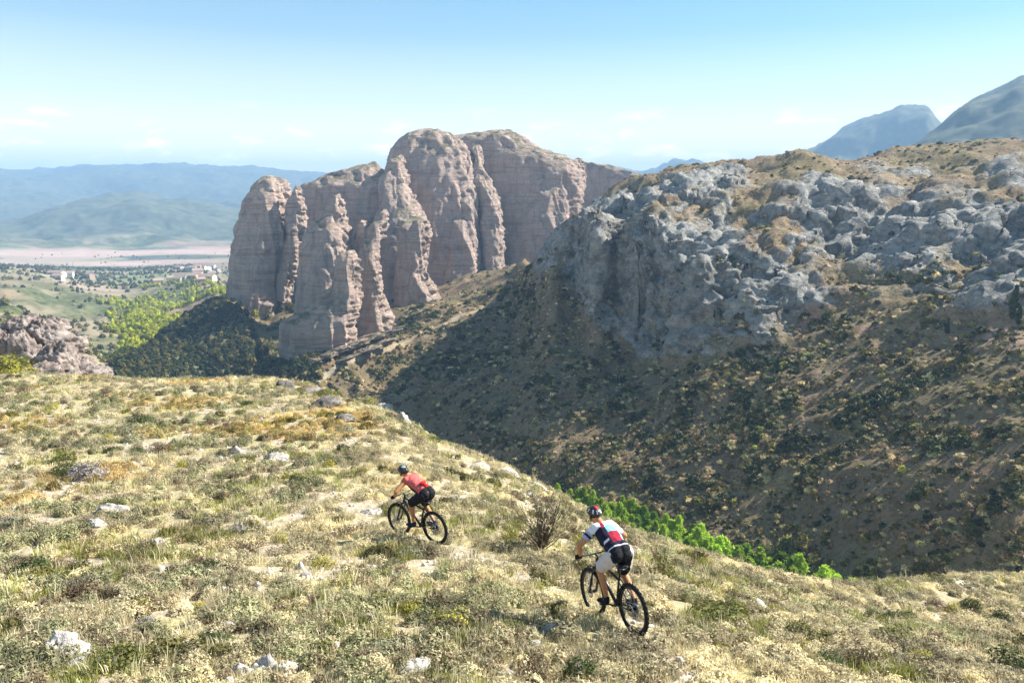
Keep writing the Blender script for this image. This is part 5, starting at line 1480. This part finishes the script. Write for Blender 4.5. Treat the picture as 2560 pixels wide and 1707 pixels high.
while cnt < 235 and tries < 4000:
    tries += 1
    u, v = random.uniform(-30, 2590), 965 + 742 * random.random() ** 1.0
    p = ray_land(u, v)
    if p.y > 48: continue
    if any((p - q).length < 0.30 for q in spots) or float(line_mask(np.array([p.x]), np.array([p.y]), track_near, 1.0)[0]) > 0.2: continue
    k = random.choices(['dark', 'olive', 'grey', 'brown', 'yellow', 'purple'], [0.9, 1.6, 2.6, 3.0, 0.9, 0.3])[0]
    w = random.lognormvariate(-0.75, 0.35) * (0.9 + 0.012 * p.y)
    shrub(k, p, w, f'{SIZE(w)} {SH_LABEL[k]} {where_is(u, v)}', random.uniform(0.6, 0.95)); spots.append(p); cnt += 1

# ------------------------------------------------------------------ trees
def tree_meshes(seed, h, rad, n, leaf, lm, conic=0.0):
    g = np.random.default_rng(seed)
    t = g.uniform(0.08, 1.0, n); a = g.uniform(0, 6.28, n)
    prof = np.sin(np.clip(t, 0, 1) ** 0.75 * math.pi * 0.97) ** 0.7 * (1 - conic * t)
    lump = 0.75 + 0.35 * perlin3(np.cos(a) * 1.6 + seed, np.sin(a) * 1.6, t * 4.5, 8) * 2
    rr = rad * prof * lump * g.uniform(0.35, 1, n) ** 0.5
    c = np.stack([rr * np.cos(a), rr * np.sin(a), t * h], 1)
    nr = np.stack([np.cos(a), np.sin(a), g.normal(0, 0.5, n)], 1) + g.normal(size=(n, 3)) * 0.6
    nr /= np.linalg.norm(nr, axis=1)[:, None]
    v, q = leaf_quads(c, nr, leaf, g)
    crown = mesh_np('crown', v, q, smooth=False); crown.materials.append(lm)
    br = [[((0, 0, -0.4), h * 0.022), ((0.03, 0, h * 0.4), h * 0.014), ((0, 0.04, h * 0.9), h * 0.004)]]
    for i in range(7):
        b = g.uniform(0, 6.28); z0 = h * g.uniform(0.15, 0.6)
        br.append([((0, 0, z0), h * 0.008), ((rad * 0.3 * math.cos(b), rad * 0.3 * math.sin(b), z0 + h * 0.08), h * 0.005), ((rad * 0.6 * math.cos(b), rad * 0.6 * math.sin(b), z0 + h * 0.2), h * 0.002)])
    v, q = tubes(br, 6)
    trunk = mesh_np('trunk', v, q); trunk.materials.append(twig_mat)
    return crown, trunk
POP = mat_leaf('poplar_leaves', (0.26, 0.40, 0.03), (0.50, 0.64, 0.10), 0.5, False, 0.8)
POP2 = mat_leaf('poplar_leaves_deeper', (0.10, 0.19, 0.03), (0.24, 0.36, 0.06), 0.45, False, 0.7)
pops = [tree_meshes(500 + i, (5.6, 6.4, 4.6, 5.4, 4.0)[i], (1.7, 1.4, 2.0, 1.6, 2.1)[i], 1100, 0.27, POP if i != 3 else POP2) for i in range(5)]
JUN = mat_leaf('juniper_leaves', (0.02, 0.035, 0.015), (0.055, 0.075, 0.03), 0.1)
juns = [tree_meshes(520 + i, 5.0, 0.9, 800, 0.22, JUN, 0.45) for i in range(2)]
def tree(name, meshes, p, s, label, cat, group):
    t = empty(name, p, (0, 0, random.uniform(0, 6.28))); t.scale = (s * random.uniform(.9, 1.15), s * random.uniform(.9, 1.15), s)
    for nm, me in (('crown', meshes[0]), ('trunk', meshes[1])):
        o = bpy.data.objects.new(nm, me); COL.objects.link(o); o.parent = t
    return tag(t, label, cat, group)
def ravine(u, off):
    az = math.atan2(*pdir(u, 1300)[:2]); i = (az - AZ0) / (AZ1 - AZ0) * (NAZ - 1)
    r = float(np.interp(i, np.arange(NAZ), T_R[:, 5])) + off
    x, y = r * math.sin(az), r * math.cos(az)
    return Vector((x, y, land_z(x, y)))
u = 1345.0
while u < 2150:
    gap = 1795 < u < 1880
    for off in (-6.0, -3.5, -1.0, 1.5, 4.0):
        if gap and random.random() < 0.4: continue
        uu = u + random.uniform(-9, 9)
        p = ravine(uu, off + random.uniform(-1, 1))
        kp = random.randrange(5); zp = 'at the head of the ravine strip' if uu < 1480 else ('in the ravine strip behind the nearer rider' if uu < 1640 else ('in the middle of the ravine strip' if uu < 1800 else 'in the ravine strip beyond its gap'))
        rp = 'near row' if off < -3 else ('far row' if off > 3 else 'middle row')
        tree('poplar_tree', pops[kp], p, random.uniform(0.82, 1.06) * (1.0 if u < 1400 else 1 + 0.5 * min(1, max(0, (u - 1480) / 420))), f"{('bright green full', 'bright green tall', 'bright green broad', 'deeper green slim', 'bright green low bushy')[kp]} poplar {zp}, {rp}", 'poplar', 'poplars along the ravine bottom')
    u += 16
for px, py, s_, lab in ((2325, 735, 1.5, 'tall dark juniper beside the reddish scarp at the right edge'), (2338, 748, 0.9, 'shorter dark juniper touching the tall one at the right edge'), (2175, 768, 0.75, 'small lone dark juniper on the hillside left of the tall one'),
                        (1640, 730, 0.5, 'tiny dark juniper under the cliffs in the middle of the hillside'), (1785, 860, 0.9, 'rounded dark juniper on the brown hillside below the cliff shadow')):
    tree('juniper_tree', random.choice(juns), ray_land(px * K_, py * K_), s_, lab, 'juniper', 'junipers on the opposite hillside')

# ------------------------------------------------------------------ the village in the valley
wallm = [plain('village_wall_%s' % c, col, 0.9, 0.1) for c, col in (('cream', (0.68, 0.60, 0.50)), ('white', (0.78, 0.76, 0.72)), ('brick', (0.48, 0.33, 0.26)))]
roofm = plain('village_roof_tiles', (0.40, 0.29, 0.23), 0.9, 0.1); darkm = plain('village_window_dark', (0.04, 0.045, 0.05), 0.3, 0.5)
def house_meshes(w, d, h, rf, wm):
    a = MB().box((0, 0, h / 2 - 1), (w / 2, d / 2, h / 2 + 1)); a.v += [Vector((-w/2, 0, h + rf)), Vector((w/2, 0, h + rf))]
    a.f += [(1, 3, 8), (5, 9, 7)]
    o = 0.5; e = 0.25
    r = MB(); r.v = [Vector(q) for q in ((-w/2-o, -d/2-o, h-e), (w/2+o, -d/2-o, h-e), (w/2+o, 0, h+rf+.15), (-w/2-o, 0, h+rf+.15), (-w/2-o, d/2+o, h-e), (w/2+o, d/2+o, h-e),
                                         (-w/2-o, -d/2-o, h-e-.25), (w/2+o, -d/2-o, h-e-.25), (w/2+o, 0, h+rf-.1), (-w/2-o, 0, h+rf-.1), (-w/2-o, d/2+o, h-e-.25), (w/2+o, d/2+o, h-e-.25))]
    r.f = [(0,1,2,3), (3,2,5,4), (7,6,9,8), (8,9,10,11), (0,6,7,1), (4,5,11,10), (0,3,9,6), (3,4,10,9), (1,7,8,2), (2,8,11,5)]
    wi = MB().box((0, -d/2 - .02, h * 0.55), (0.6, 0.05, 0.8))
    out = []
    for nm, mb, m in (('wall', a, wm), ('roof', r, roofm), ('window', wi, darkm)):
        me = bpy.data.meshes.new(nm); me.from_pydata([tuple(v) for v in mb.v], [], mb.f); me.update(); me.materials.append(m); out.append(me)
    return out, w
protos = [house_meshes(11, 8, 5.5, 2.2, wallm[0]), house_meshes(14, 9, 6.5, 2.4, wallm[1]), house_meshes(9, 8, 7, 2.0, wallm[2]), house_meshes(20, 10, 5, 2.2, wallm[0])]
for i in range(27):
    u, v = random.gauss(500, 32), random.uniform(668, 712)
    if u > 552: u -= 70
    if i > 22: u, v = random.uniform(60, 420), random.uniform(680, 710)
    p = ray_land(u, v); ms, w = protos[i % 4]
    t = empty('village_house', p, (0, 0, random.uniform(-0.7, 0.7)))
    for k, me in enumerate(ms):
        for dx in ((0,) if k < 2 else (-w * 0.28, w * 0.28)):
            o = bpy.data.objects.new(me.name.split('.')[0], me); COL.objects.link(o); o.parent = t; o.location = (dx, 0, 0)
    wn_ = ('cream walled', 'white walled', 'brick walled', 'long cream walled')[i % 4]
    tag(t, f'tiny {wn_} tile roofed house ' + (('at the near edge of' if v > 698 else ('at the back of' if v < 682 else 'in the middle of')) + ' the valley village' if i <= 22 else 'standing alone among the valley fields'), 'house', 'houses in the valley')

# ------------------------------------------------------------------ the air
HB = (-9400, -300, CZ - 190, 9400, 9450, CZ + 350)
hx = [(HB[0] if i & 1 == 0 else HB[3], HB[1] if i & 2 == 0 else HB[4], HB[2] if i & 4 == 0 else HB[5]) for i in range(8)]
me = bpy.data.meshes.new('haze')
me.from_pydata(hx, [], [(0, 2, 3, 1), (4, 5, 7, 6), (0, 1, 5, 4), (2, 6, 7, 3), (0, 4, 6, 2), (1, 3, 7, 5)])
n = NT('hazy_air')
pv = n.n('ShaderNodeVolumePrincipled')
pv.inputs['Color'].default_value = (0.40, 0.66, 1.0, 1)
pv.inputs['Density'].default_value = 0.00023
pv.inputs['Anisotropy'].default_value = 0.0
n.t.links.new(pv.outputs[0], n.out.inputs['Volume'])
tag(link('haze', me, n.m), kind='stuff')
